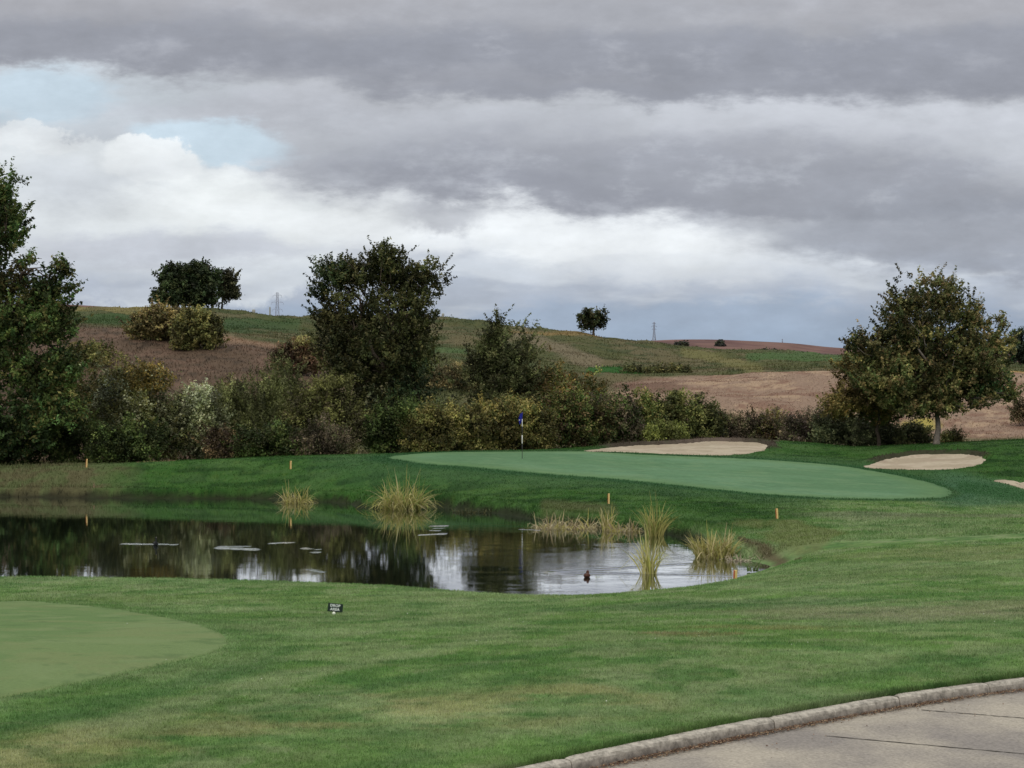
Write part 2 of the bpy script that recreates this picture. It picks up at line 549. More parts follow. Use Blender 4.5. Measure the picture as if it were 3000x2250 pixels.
def zf(X, Y, carve=True, deep=0.0):
    X = np.atleast_1d(np.asarray(X, float)); Y = np.atleast_1d(np.asarray(Y, float))
    z = base_z(X, Y)
    wild = ss(Y, 98, 112)
    lawn = 1 - ss(Y, 60, 66) * (1 - ss(Y, 86, 92))
    z = z + (fbm(X / 5, Y / 5, 3, 5) - .5) * .10 * lawn * ss(Y, 14, 20) + wild * (fbm(X / 7, Y / 7, 4, 9) - .5) * .9 * (1 + ss(Y, 150, 200))
    sp = local_sd(X, Y, POND, 5)
    rag = (fbm(X * 1.6, Y * 1.6, 3, 2) - .5) * .5 * ss(Y, 40, 46)
    o = np.clip(-(sp + rag), 0, 99)
    wdt = 1.5 - .9 * ss(Y, 40, 46)
    k = sp > -4
    zb = z * ss(o / wdt, 0, 1) + .02 + .12 * ss(o, .0, .25) * ss(Y, 42, 46) * (1 - ss(o, .25, 1.5))
    zi = -.7 * ss(sp + rag, 0, 1.5) - .02
    z = np.where(k, np.where(sp + rag > 0, zi, zb), z)
    # tall bank above the far shore gets a rougher lip
    if carve:
        for P, lip in ((BUNK1, .26), (BUNK2, .24), (BUNK3, .05)):
            sd = local_sd(X, Y, P, 3)
            cy = P[:, 1].mean()
            z = z - .13 * ss(sd, .02, .5) + lip * ss(sd, -1.3, -.15) * (1 - ss(sd, -.15, .05)) * ss(Y - cy, -1.0, 1.5)
        if deep:
            for P in (BUNK1, BUNK2, BUNK3, GREEN, TEE):
                z = z - deep * ss(local_sd(X, Y, P, 3), .12, .45)
        sd = local_sd(X, Y, TEE, 3)
        z = z + .01 * ss(sd, -.5, .0)
    sk = local_sd(X, Y, PATH, 3)
    z = z * (1 - ss(sk, .0, .05)) + (PATH_Z - .16) * ss(sk, .0, .05)
    return z


# ------------------------------------------------------------------ ground colour (surface reflectance, fixed to the ground)
def seg(x, y, x0, y0, x1, y1, w, hard=.5):
    ex, ey = x1 - x0, y1 - y0
    t = np.clip(((x - x0) * ex + (y - y0) * ey) / (ex * ex + ey * ey), 0, 1)
    d = np.hypot(x - x0 - t * ex, y - y0 - t * ey)
    return 1 - ss(d, w * (1 - hard), w * (1 + hard))


def spot(X, Y, cx, cy, rx, ry, rag=0.5, seed=0):
    r = np.hypot((X - cx) / rx, (Y - cy) / ry) + (fbm(X / rx * 2, Y / ry * 2, 3, seed + 40) - .5) * rag * 2
    return 1 - ss(r, .6, 1.15)


def lerp(c, col, m):
    return c * (1 - m[:, None]) + np.array(col)[None] * m[:, None]


def pdist(X, Y, pts):
    r = np.full(np.shape(X), 99.0)
    for (ax, ay), (bx, by) in zip(pts[:-1], pts[1:]):
        ex, ey = bx - ax, by - ay
        t = np.clip(((X - ax) * ex + (Y - ay) * ey) / (ex * ex + ey * ey), 0, 1)
        r = np.minimum(r, np.hypot(X - ax - t * ex, Y - ay - t * ey))
    return r


def gline(pts):
    return smooth_poly([ground_at(x, y, 9, 40) for x, y in pts], 14, closed=False)


LT, DKG = (.165, .215, .100), (.048, .110, .034)
MOWN = [(gline([(-60, 1655), (150, 1600), (420, 1515), (680, 1455), (900, 1412), (1100, 1375)]), LT, .42, .75),
        (gline([(-60, 1592), (150, 1540), (350, 1492), (520, 1445), (600, 1400)]), DKG, .50, .65),
        (gline([(300, 1600), (560, 1545), (800, 1488), (1000, 1445), (1300, 1400)]), DKG, .40, .55),
        (gline([(560, 1312), (740, 1323), (1000, 1345), (1160, 1358)]), LT, .40, .55),
        (gline([(440, 1338), (540, 1368), (570, 1400), (520, 1432)]), LT, .30, .40),
        (gline([(900, 1640), (1180, 1560), (1500, 1500), (1900, 1440)]), LT, .35, .35),
        (gline([(1300, 1580), (1600, 1515), (2000, 1440), (2230, 1400)]), DKG, .45, .35),
        (gline([(1300, 1345), (1560, 1300), (1800, 1255), (2000, 1215)]), LT, .5, .45)]
DRY = gline([(60, 1650), (380, 1600), (700, 1560), (1000, 1535), (1220, 1518)])


def gcol(X, Y, Z=None):
    X = np.asarray(X, float); Y = np.asarray(Y, float)
    if Z is None:
        Z = base_z(X, Y)
    s = col_of(X, Y)
    yy = HY + (EYE - Z) / (np.maximum(Y, 5) * KK)
    n_a = fbm(X / 3.2, Y / 3.2, 4, 1); n_b = fbm(X / .9, Y / .9, 4, 11); n_c = fbm(X / .22, Y / .22, 3, 21); n_d_ = fbm(X / 11, Y / 11, 3, 31)
    rnd = vnoise(X * 9, Y * 9, 3)
    c = np.tile(np.array([.100, .178, .050]), (len(X), 1))
    c = lerp(c, (.140, .205, .085), ss(n_a, .38, .66) * .9)
    c = lerp(c, (.052, .125, .030), ss(n_b, .52, .66) * .6)
    c = lerp(c, (.175, .225, .105), ss(fbm(X / .7, Y / .7, 4, 14), .54, .66) * .7)
    c = lerp(c, (.150, .190, .075), ss(n_c, .55, .8) * .35)
    # dry brushed streak across the near lawn
    for pts, cl, w, a in MOWN:
        c = lerp(c, cl, (1 - ss(pdist(X, Y, pts) + (n_b - .5) * w * .9, w * .2, w)) * a)
    dd_ = pdist(X, Y, DRY) + (fbm(X / 1.2, Y / 1.2, 3, 61) - .5) * 1.6
    c = lerp(c, (.27, .235, .115), (1 - ss(dd_, .1, 1.5)) * ss(fbm(X / 1.1, Y / .5, 4, 62), .38, .58) * .45)
    tb = local_sd(X, Y, TEE, 4)
    c = lerp(c, (.080, .150, .045), ss(tb, -1.3, -.2) * .6)
    c = lerp(c, (.125, .195, .075), ss(tb, -.30, .0) * .8)
    for cx, cy, rx, ry, cl, a, sd in ((7.6, 23.5, 4.2, 1.5, (.19, .175, .115), .50, 1), (6.0, 22.6, 2.6, .8, (.16, .17, .10), .4, 2), (3.0, 25.6, 3.4, .9, (.055, .105, .042), .5, 3),
                                  (3.6, 21.0, 1.3, .5, (.20, .17, .08), .45, 4), (2.3, 19.6, .9, .5, (.22, .16, .09), .5, 5), (8.5, 44, 3.2, 2.2, (.17, .16, .09), .0, 6),
                                  (14, 52, 6, 1.6, (.15, .16, .10), .6, 7), (12.6, 28.4, 2.2, 1.6, (.042, .10, .025), .8, 8), (-6, 30.5, 5, 1.0, (.13, .19, .06), .5, 9),
                                  (9.0, 32, 4.5, 2.0, (.115, .165, .06), .6, 10), (13, 36, 5, 2.5, (.15, .17, .07), .5, 11), (1.5, 30.8, 3.5, .7, (.125, .175, .06), .5, 12),
                                  (-3.6, 25.2, 1.2, .25, (.035, .085, .02), .6, 13), (-1.6, 22.8, 2.4, .4, (.14, .20, .08), .6, 14), (11.2, 18.5, 3, 1.0, (.06, .15, .03), .0, 15)):
        c = lerp(c, cl, spot(X, Y, cx, cy, rx, ry, .6, sd) * a)
    al = X * .86 + Y * .50; ac = -X * .50 + Y * .86
    sk = fbm(al / 1.8, ac / .30, 4, 91, .6)
    c = c * (1 + .55 * (sk - .5))[:, None]
    sk = fbm(X / .8, Y / .35, 4, 95, .65)
    c = lerp(c, (.040, .105, .026), ss(sk, .58, .66) * .42)
    c = lerp(c, (.17, .215, .10), ss(sk, .48, .36) * .0 + ss(1 - sk, .58, .68) * .35)
    # around the pond: deep watered green on the far bank
    far = ss(Y, 44, 52) * ss(-local_sd(X, Y, POND, 60), -.5, .3) * (1 - ss(s, 1620, 1850) * (1 - ss(Y, 66, 72)))
    fc = np.tile(np.array([.028, .084, .013]), (len(X), 1))
    fc = lerp(fc, (.050, .112, .026), ss(n_a, .4, .66) * .8)
    fc = lerp(fc, (.010, .040, .006), ss(n_b, .5, .7) * .7)
    fc = lerp(fc, (.075, .130, .026), ss(n_c, .55, .8) * .4)
    sk = fbm(X / 2.2, Y / .9, 4, 96, .6)
    fc = lerp(fc, (.008, .032, .005), ss(sk, .54, .66) * .6)
    fc = lerp(fc, (.050, .105, .030), ss(1 - sk, .56, .68) * .5)
    c = c * (1 - far[:, None]) + fc * far[:, None]
    # bluish mown apron below the putting surface
    sg = local_sd(X, Y, GREEN, 9)
    c = lerp(c, (.042, .098, .036), ss(sg, -5.5, -1.5) * far * .6)
    c = lerp(c, (.018, .066, .020), ss(sg, -1.6, -.5) * .85)
    c = lerp(c, (.048, .115, .056), ss(sg, -5.0, -2.0) * ss(s, 1980, 2080) * .8 * (1 - ss(sg, -.6, -.1)))
    c = lerp(c, (.022, .078, .022), seg(s, yy, 2080, 1052, 2212, 1072, 13) * .8)
    # left rough by the far shore
    lr = (1 - ss(s + (n_a - .5) * 160, 150, 330)) * ss(Y, 62, 68)
    c = lerp(c, (.100, .105, .048), lr * .75)
    c = lerp(c, (.095, .082, .042), lr * ss(n_b, .45, .6) * .7)
    c = lerp(c, (.30, .22, .13), seg(s, yy, 300, 1000, 375, 998, 6) * .95 * ss(Y, 76, 79))
    c = lerp(c, (.22, .20, .12), seg(s, yy, 80, 1010, 280, 1003, 3) * .6 * ss(Y, 76, 79))
    # thin dark line along the far waterline
    sp = local_sd(X, Y, POND, 4)
    c = lerp(c, (.014, .013, .008), ss(sp, -.32, -.10) * ss(Y, 42, 47) * .85)
    # brown bare bank by the right corner of the pond
    c = lerp(c, (.125, .135, .050), spot(s, yy, 1700, 1160, 105, 34, .9, 3) * .6 * (1 - ss(Y, 56, 60)))
    c = lerp(c, (.080, .055, .034), seg(s, yy + (n_b - .5) * 16, 1600, 1168, 1725, 1206, 6, .8) * .8 * (1 - ss(Y, 56, 60)))
    c = lerp(c, (.085, .085, .035), seg(s, yy, 1180, 1095, 1320, 1105, 14) * .6 * ss(Y, 50, 55))
    # behind the crest: wild hill
    hill = ss(Y, 93, 98) * (1 - ss(s, 1380, 1460) * (1 - ss(Y, 96, 100)))
    hc = np.tile(np.array([.072, .078, .030]), (len(X), 1))
    h1 = fbm(X / 9, Y / 9, 5, 51, .6); h2 = fbm(X / 2.5, Y / 2.5, 4, 57, .6)
    hc = lerp(hc, (.120, .102, .056), ss(h1, .42, .60) * .8)
    hc = lerp(hc, (.038, .056, .020), ss(h2, .50, .68) * .75)
    w1 = (fbm(X / 6, Y / 12, 3, 71) - .5)
    ym = yy + w1 * 14
    hc = lerp(hc, (.036, .072, .022), seg(s, ym, -200, 686, 640, 700, 12) * .8 * ss(Y, 145, 160))
    hc = lerp(hc, (.040, .070, .026), seg(s, ym, 480, 702, 640, 716, 6) * .8)
    hc = lerp(hc, (.190, .165, .060), seg(s, ym, -200, 676, 400, 671, 5) * .8 * ss(Y, 200, 240))
    hc = lerp(hc, (.060, .105, .035), seg(s, ym, 930, 752, 1010, 760, 4) * .8)
    hc = lerp(hc, (.160, .132, .085), seg(s, yy, 1120, 716, 1290, 790, 13) * .8)
    hc = lerp(hc, (.150, .140, .055), seg(s, yy, 1480, 762, 1640, 800, 9) * .7)
    hc = lerp(hc, (.022, .085, .014), seg(s, yy, 1275, 801, 1385, 803, 8, .25) * .95)
    hc = lerp(hc, (.055, .105, .034), seg(s, ym, 1620, 772, 1900, 782, 9) * .8)
    hc = lerp(hc, (.22, .15, .06), seg(s, yy, 1100, 715, 1300, 726, 3) * .7)
    # brown dead-weed slope on the left
    top = np.interp(s, [-400, 150, 300, 480, 600, 700, 800], [702, 702, 706, 722, 742, 765, 800])
    br = ss(yy - top + w1 * 10, -4, 6) * (1 - ss(s + w1 * 80, 680, 800))
    bc = np.tile(np.array([.098, .068, .046]), (len(X), 1))
    bc = lerp(bc, (.135, .088, .062), ss(h2, .45, .65) * .8)
    bc = lerp(bc, (.060, .045, .032), ss(fbm(X, Y, 3, 81), .55, .72) * .8)
    bc = lerp(bc, (.230, .150, .095), seg(s, yy, 470, 722, 680, 748, 14) * .8)
    hc = hc * (1 - br[:, None]) + bc * br[:, None]
    # tan bare field on the right
    top = np.interp(s, [1280, 1330, 1500, 1700, 1800, 2212, 2500], [850, 822, 812, 803, 797, 802, 802])
    dm = ss(yy - top + w1 * 6, -2, 4) * ss(s + w1 * 60, 1290, 1360)
    dc = np.tile(np.array([.240, .168, .122]), (len(X), 1))
    dc = lerp(dc, (.34, .245, .165), ss(fbm(X / 3, Y / 2.2, 5, 83, .65), .50, .60) * .8)
    dc = lerp(dc, (.185, .110, .078), ss(fbm(X / 2.4, Y / 1.8, 5, 87, .65), .52, .62) * .8)
    dc = lerp(dc, (.120, .070, .050), spot(s, yy, 1400, 835, 90, 14, .4, 8) * .8)
    dc = lerp(dc, (.34, .24, .09), seg(s, yy, 2080, 800, 2300, 806, 5) * .9)
    dc = lerp(dc, (.30, .26, .06), spot(s, yy, 1985, 915, 45, 14, .4, 9) * .9)
    dc = lerp(dc, (.10, .11, .05), ss(yy, 938, 950) * .7)
    hc = hc * (1 - dm[:, None]) + dc * dm[:, None]
    c = c * (1 - hill[:, None]) + hc * hill[:, None]
    for P, q in ((BUNK1, .95), (BUNK2, .7)):  # ragged brown lip above the sand, its shadow included in the colour
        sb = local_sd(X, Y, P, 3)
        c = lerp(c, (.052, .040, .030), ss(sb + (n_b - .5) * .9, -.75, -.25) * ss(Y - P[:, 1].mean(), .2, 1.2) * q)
    # earthy crest above the long bunker
    c = lerp(c, (.125, .095, .075), seg(s, yy, 1400, 955, 1680, 948, 6) * .75 * ss(Y, 88, 91))
    c = c * (.86 + .28 * rnd[:, None])
    return np.clip(c, .004, .9)


def grid_faces(nr, nc):
    i = np.arange(nr - 1)[:, None] * nc + np.arange(nc - 1)[None]
    i = i.ravel()
    return np.stack([i, i + 1, i + nc + 1, i + nc], 1)


m_ground = material("ground_turf_and_soil", attr=True, rough=.95, spec=.1, nscale=14, namt=.22, bump=.6, bscale=9, detail=8)
uu = np.concatenate([-np.geomspace(8, .55, 60)[:-1], np.linspace(-.55, .55, 900), np.geomspace(.55, 8, 60)[1:]])
dd = np.concatenate([np.linspace(-45, 8.5, 30)[:-1], 8.5 * np.exp(np.arange(0, math.log(290 / 8.5), .0042)), np.geomspace(292, 7000, 50)])
Ug, Dg = np.meshgrid(uu, dd)
GX = (Ug * np.maximum(Dg, 10)).ravel(); GY = Dg.ravel()
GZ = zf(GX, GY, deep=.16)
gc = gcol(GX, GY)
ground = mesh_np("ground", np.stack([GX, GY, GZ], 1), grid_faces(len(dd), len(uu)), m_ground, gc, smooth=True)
kind(ground, "structure")


def sheet(name, poly, off, mat, colf, rings=26):
    c = poly.mean(0)
    t = np.r_[(np.linspace(0, 1, rings)[1:] ** .8) * .99, 1.0]
    n = len(poly)
    V = [c[None]]
    for r in t:
        V.append(c + (poly - c) * r)
    V = np.vstack(V)
    z = zf(V[:, 0], V[:, 1]) + off
    z[-n:] -= off + .03
    fs = []
    j = np.arange(n); jn = (j + 1) % n
    quads = []
    for k in range(rings - 1):
        a = 1 + k * n; b = a + n
        quads.append(np.stack([a + j, b + j, b + jn, a + jn], 1))
    Q = np.vstack(quads)
    # centre fan as degenerate-free triangles kept in a second pass
    V3 = np.column_stack([V, z])
    me_faces = [tuple(q) for q in Q] + [(0, int(1 + a), int(1 + b)) for a, b in zip(j, jn)]
    me = bpy.data.meshes.new(name)
    me.from_pydata(V3.tolist(), [], me_faces)
    me.polygons.foreach_set("use_smooth", np.ones(len(me.polygons), dtype=bool))
    ca = me.color_attributes.new("Col", 'FLOAT_COLOR', 'POINT')
    c4 = np.ones((len(V), 4), dtype=np.float32); c4[:, :3] = colf(V[:, 0], V[:, 1])
    ca.data.foreach_set("color", c4.ravel())
    me.materials.append(mat)
    o = bpy.data.objects.new(name, me); coll.objects.link(o)
    kind(o, "structure")
    return o


m_green = material("mown_bentgrass", attr=True, rough=.9, spec=.15, nscale=3.5, namt=.18, bump=.5, bscale=6, detail=8)
m_tee = material("mown_drop_area_turf", attr=True, rough=.92, spec=.12, nscale=22, namt=.16, bump=.3, bscale=45, detail=8)
m_sand = material("bunker_sand", attr=True, rough=.95, spec=.1, nscale=5, namt=.14, bump=.5, bscale=3, detail=8)


def c_green(X, Y):
    c = np.tile(np.array([.092, .190, .094]), (len(X), 1))
    c = lerp(c, (.112, .215, .112), ss(fbm(X / 3, Y / 2, 4, 3), .4, .65) * .8)
    c = lerp(c, (.074, .162, .070), ss(fbm(X / 6, Y / 6, 3, 13), .5, .7) * .6)
    sg = sdist(X, Y, GREEN)
    c = lerp(c, (.125, .215, .105), ss(fbm(X / 1.2, Y / .8, 5, 23, .65), .52, .64) * .5)
    c = lerp(c, (.058, .135, .060), ss(fbm(X / 1.6, Y / .7, 5, 29, .65), .56, .66) * .4)
    c = lerp(c, (.095, .175, .058), (1 - ss(sg, .2, 2.4)) * .5)
    return lerp(c, (.040, .105, .040), (1 - ss(sg, -.1, .45)) * .7)


def c_tee(X, Y):
    c = np.tile(np.array([.140, .205, .078]), (len(X), 1))
    c = lerp(c, (.108, .182, .062), ss(fbm(X / 2, Y / 2, 4, 3), .4, .65) * .8)
    c = lerp(c, (.165, .225, .095), ss(fbm(X / .8, Y / .8, 3, 33), .55, .75) * .6)
    c = lerp(c, (.165, .205, .085), ss(fbm(X / 1.1, Y / .5, 5, 35, .65), .50, .64) * .6)
    return lerp(c, (.075, .130, .045), ss(fbm(X / .5, Y / .3, 4, 37, .65), .60, .72) * .5)


def c_sand(X, Y):
    c = np.tile(np.array([.35, .295, .215]), (len(X), 1))
    c = lerp(c, (.42, .36, .27), ss(fbm(X / 1.2, Y / .8, 3, 3), .4, .6))
    return lerp(c, (.33, .26, .20), ss(fbm(X / .5, Y / .5, 3, 30), .60, .72) * .5)


sheet("putting_green", GREEN, .02, m_green, c_green)
sheet("drop_area_lawn", TEE, .012, m_tee, c_tee, 40)
sheet("bunker", BUNK1, .035, m_sand, c_sand)
sheet("bunker", BUNK2, .035, m_sand, c_sand)
sheet("bunker", BUNK3, .035, m_sand, c_sand, 10)

# ------------------------------------------------------------------ path and kerb
m_path = bpy.data.materials.new("worn_concrete"); m_path.use_nodes = True


def build_path_mat():
    nt = m_path.node_tree; N, L = nt.nodes, nt.links
    b = N['Principled BSDF']; b.inputs['Roughness'].default_value = .85; b.inputs['Specular IOR Level'].default_value = .25
    tc = N.new('ShaderNodeTexCoord')
    n1 = N.new('ShaderNodeTexNoise'); n1.inputs['Scale'].default_value = .9; n1.inputs['Detail'].default_value = 6
    n2 = N.new('ShaderNodeTexNoise'); n2.inputs['Scale'].default_value = 45; n2.inputs['Detail'].default_value = 4
    for n in (n1, n2):
        L.new(tc.outputs['Object'], n.inputs['Vector'])
    r = N.new('ShaderNodeValToRGB')
    r.color_ramp.elements[0].position = .38; r.color_ramp.elements[0].color = (.225, .205, .185, 1)
    r.color_ramp.elements[1].position = .62; r.color_ramp.elements[1].color = (.365, .33, .27, 1)
    L.new(n1.outputs['Fac'], r.inputs[0])
    mr = N.new('ShaderNodeMapRange'); mr.inputs[1].default_value = .3; mr.inputs[2].default_value = .7; mr.inputs[3].default_value = .78; mr.inputs[4].default_value = 1.22
    L.new(n2.outputs['Fac'], mr.inputs[0])
    v = N.new('ShaderNodeVectorMath'); v.operation = 'SCALE'
    L.new(r.outputs[0], v.inputs[0]); L.new(mr.outputs[0], v.inputs[3])
    L.new(v.outputs[0], b.inputs['Base Color'])
    bp = N.new('ShaderNodeBump'); bp.inputs['Strength'].default_value = .35; bp.inputs['Distance'].default_value = .01
    L.new(n2.outputs['Fac'], bp.inputs['Height']); L.new(bp.outputs[0], b.inputs['Normal'])


build_path_mat()


def build_path():
    # slabs butted with narrow open joints, the soil below shows in them
    nrm = np.array([-.30, 1.0]); nrm /= np.linalg.norm(nrm)          # joints run nearly along x
    tn = np.array([nrm[1], -nrm[0]])
    # two lines through the measured joints
    pz = PATH_Z

    def pw(x, y):
        d = (EYE - pz) / ((y - HY) * KK)
        return np.array([W(x, d), d])
    a1, b1 = pw(1782, 1590), pw(2212, 1629)
    a2, b2 = pw(1990, 1534), pw(2212, 1552)
    verts, faces = [], []

    def strip(lo, hi):
        # each slab between two joint lines, clipped to the kerb by its own grid
        n = 60
        base = len(verts)
        for i in range(n + 1):
            t = i / n
            for q in (lo, hi):
                p0, p1 = q
                verts.append((*(p0 + (p1 - p0) * t), pz))
        for i in range(n):
            k = base + 2 * i
            faces.append((k, k + 2, k + 3, k + 1))
    from mathutils import geometry
    poly = [Vector((x, y)) for x, y in np.vstack([KERB[::1], [(70, -45)]])]
    me = bpy.data.meshes.new("path")
    vs = [(p.x, p.y, pz) for p in poly]
    tri = geometry.tessellate_polygon([[Vector((p.x, p.y, 0)) for p in poly]])
    me.from_pydata(vs, [], [tuple(t) for t in tri])
    me.materials.append(m_path)
    me.update()
    if sum(p.normal.z for p in me.polygons) < 0:
        me.flip_normals()
    o = bpy.data.objects.new("path", me); coll.objects.link(o); kind(o, "structure")
    # joints: dark filler beads, slightly broken
    V, Fc = [], []
    rr = random.Random(4)

    def joint(a, b, w=.011, x0=0.0, x1=1.0):
        n = 90
        pa = None
        dr = (b - a) / np.linalg.norm(b - a); nn = np.array([-dr[1], dr[0]])
        for i in range(n + 1):
            t = x0 + (x1 - x0) * i / n
            p = a + (b - a) * t + nn * rr.gauss(0, .003)
            ww = w * rr.uniform(.35, 1.2)
            V.append((*(p - nn * ww), pz + .004)); V.append((*(p + nn * ww), pz + .004))
            if i:
                k = len(V) - 4
                Fc.append((k, k + 2, k + 3, k + 1))
    joint(a1 - (b1 - a1) * .0, b1 + (b1 - a1) * 2.0)
    joint(a2, b2 + (b2 - a2) * 4.0, .010)
    me = bpy.data.meshes.new("path_joint"); me.from_pydata(V, [], Fc)
    me.materials.append(material("joint_filler", (.07, .065, .055), .95, .1))
    j = bpy.data.objects.new("path_joint", me); coll.objects.link(j); j.parent = o


build_path()

m_kerb = bpy.data.materials.new("weathered_kerb_concrete"); m_kerb.use_nodes = True


def build_kerb():
    nt = m_kerb.node_tree; N, L = nt.nodes, nt.links
    b = N['Principled BSDF']; b.inputs['Roughness'].default_value = .9; b.inputs['Specular IOR Level'].default_value = .2
    a = N.new('ShaderNodeAttribute'); a.attribute_name = 'Col'
    tc = N.new('ShaderNodeTexCoord')
    n1 = N.new('ShaderNodeTexNoise'); n1.inputs['Scale'].default_value = 17; n1.inputs['Detail'].default_value = 8; n1.inputs['Roughness'].default_value = .7
    L.new(tc.outputs['Object'], n1.inputs['Vector'])
    mr = N.new('ShaderNodeMapRange'); mr.inputs[1].default_value = .36; mr.inputs[2].default_value = .60; mr.inputs[3].default_value = .55; mr.inputs[4].default_value = 1.2
    L.new(n1.outputs['Fac'], mr.inputs[0])
    v = N.new('ShaderNodeVectorMath'); v.operation = 'SCALE'
    L.new(a.outputs[0], v.inputs[0]); L.new(mr.outputs[0], v.inputs[3]); L.new(v.outputs[0], b.inputs['Base Color'])
    bp = N.new('ShaderNodeBump'); bp.inputs['Strength'].default_value = .5; bp.inputs['Distance'].default_value = .01
    L.new(n1.outputs['Fac'], bp.inputs['Height']); L.new(bp.outputs[0], b.inputs['Normal'])
    P = smooth_poly(KERB, 4000, closed=False)
    seglen = np.hypot(*np.diff(P, axis=0).T); Ls = np.r_[0, np.cumsum(seglen)]

    def arc(pt):
        return Ls[np.argmin(np.hypot(P[:, 0] - pt[0], P[:, 1] - pt[1]))]
    jl = [arc(p) for p in ((.41, 11.5), (2.24, 13.0), (3.59, 13.98), (4.66, 14.63))]
    x = jl[0]; pre = []
    while x > 2:
        x -= 2.1; pre.append(x)
    x = jl[-1]; post = []
    while x < Ls[-1] - 4:
        x += 2.0; post.append(x)
    cuts = [0] + sorted(pre) [1:] + jl + post
    V, Fc, C = [], [], []
    prof = [(-.02, -.25), (-.02, .0), (-.008, .010), (.012, .012), (.070, .009), (.092, .000), (.104, -.022), (.114, -.10), (.118, -.25)]
    for ci in range(len(cuts) - 1):
        s0, s1 = cuts[ci] + .008, cuts[ci + 1] - .008
        n = max(4, int((s1 - s0) / (.08 if P[np.searchsorted(Ls, s0) % len(P)][1] > 8 else .5)))
        dz = rs.uniform(-.006, .006)
        base = len(V)
        for i in range(n + 1):
            t = s0 + (s1 - s0) * i / n
            px = np.interp(t, Ls, P[:, 0]); py = np.interp(t, Ls, P[:, 1])
            qx = np.interp(t + .05, Ls, P[:, 0]); qy = np.interp(t + .05, Ls, P[:, 1])
            tx, ty = qx - px, qy - py; l = math.hypot(tx, ty) + 1e-9; nx, ny = ty / l, -tx / l
            e = .012 if i in (0, n) else 0
            for k, (o, z) in enumerate(prof):
                w = (rs.rand() - .5) * .010 if 1 <= k <= 7 else 0
                V.append((px + nx * (o + w - (e if o > .05 else -e)), py + ny * (o + w - (e if o > .05 else -e)), 1.73 + z + dz + w * .5 - e * .6))
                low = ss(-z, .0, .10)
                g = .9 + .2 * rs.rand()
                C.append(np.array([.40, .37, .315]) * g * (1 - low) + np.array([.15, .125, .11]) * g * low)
        m = len(prof)
        for i in range(n):
            for k in range(m - 1):
                a0 = base + i * m + k
                Fc.append((a0, a0 + 1, a0 + m + 1, a0 + m))
        Fc.append(tuple(base + k for k in range(m))); Fc.append(tuple(base + n * m + k for k in range(m - 1, -1, -1)))
    me = bpy.data.meshes.new("kerb"); me.from_pydata(V, [], Fc)
    ca = me.color_attributes.new("Col", 'FLOAT_COLOR', 'POINT')
    c4 = np.ones((len(V), 4), dtype=np.float32); c4[:, :3] = np.array(C); ca.data.foreach_set("color", c4.ravel())
    me.materials.append(m_kerb); me.update()
    o = bpy.data.objects.new("kerb", me); coll.objects.link(o); kind(o, "structure")


build_kerb()

# ------------------------------------------------------------------ pond
m_water = bpy.data.materials.new("pond_water"); m_water.use_nodes = True


def build_water():
    nt = m_water.node_tree; N, L = nt.nodes, nt.links
    b = N['Principled BSDF']
    b.inputs['Base Color'].default_value = (.012, .018, .010, 1)
    b.inputs['Roughness'].default_value = .02
    b.inputs['IOR'].default_value = 1.8
    b.inputs['Specular IOR Level'].default_value = .5
    tc = N.new('ShaderNodeTexCoord')
    a = N.new('ShaderNodeAttribute'); a.attribute_name = 'Col'
    sp = N.new('ShaderNodeSeparateColor'); L.new(a.outputs['Color'], sp.inputs[0])
    n1 = N.new('ShaderNodeTexNoise'); n1.inputs['Scale'].default_value = 1.1; n1.inputs['Detail'].default_value = 3
    L.new(tc.outputs['Object'], n1.inputs['Vector'])
    mp = N.new('ShaderNodeMapping'); mp.inputs['Scale'].default_value = (1.0, 2.2, 1)
    L.new(tc.outputs['Object'], mp.inputs[0])
    n2 = N.new('ShaderNodeTexNoise'); n2.inputs['Scale'].default_value = 5.5; n2.inputs['Detail'].default_value = 3
    L.new(mp.outputs[0], n2.inputs['Vector'])
    b1 = N.new('ShaderNodeBump'); b1.inputs['Distance'].default_value = .004
    b1.inputs['Strength'].default_value = .40
    L.new(n1.outputs['Fac'], b1.inputs['Height'])
    b2 = N.new('ShaderNodeBump'); b2.inputs['Distance'].default_value = .11
    L.new(sp.outputs[0], b2.inputs['Strength'])
    L.new(n2.outputs['Fac'], b2.inputs['Height']); L.new(b1.outputs[0], b2.inputs['Normal'])
    L.new(b2.outputs[0], b.inputs['Normal'])
    g = N.new('ShaderNodeBsdfGlossy'); g.inputs['Roughness'].default_value = .02
    g.inputs['Color'].default_value = (.93, .95, 1.0, 1)
    L.new(b2.outputs[0], g.inputs['Normal'])
    mx = N.new('ShaderNodeMixShader'); mx.inputs[0].default_value = .45
    L.new(b.outputs[0], mx.inputs[1]); L.new(g.outputs[0], mx.inputs[2])
    L.new(mx.outputs[0], N['Material Output'].inputs['Surface'])


build_water()


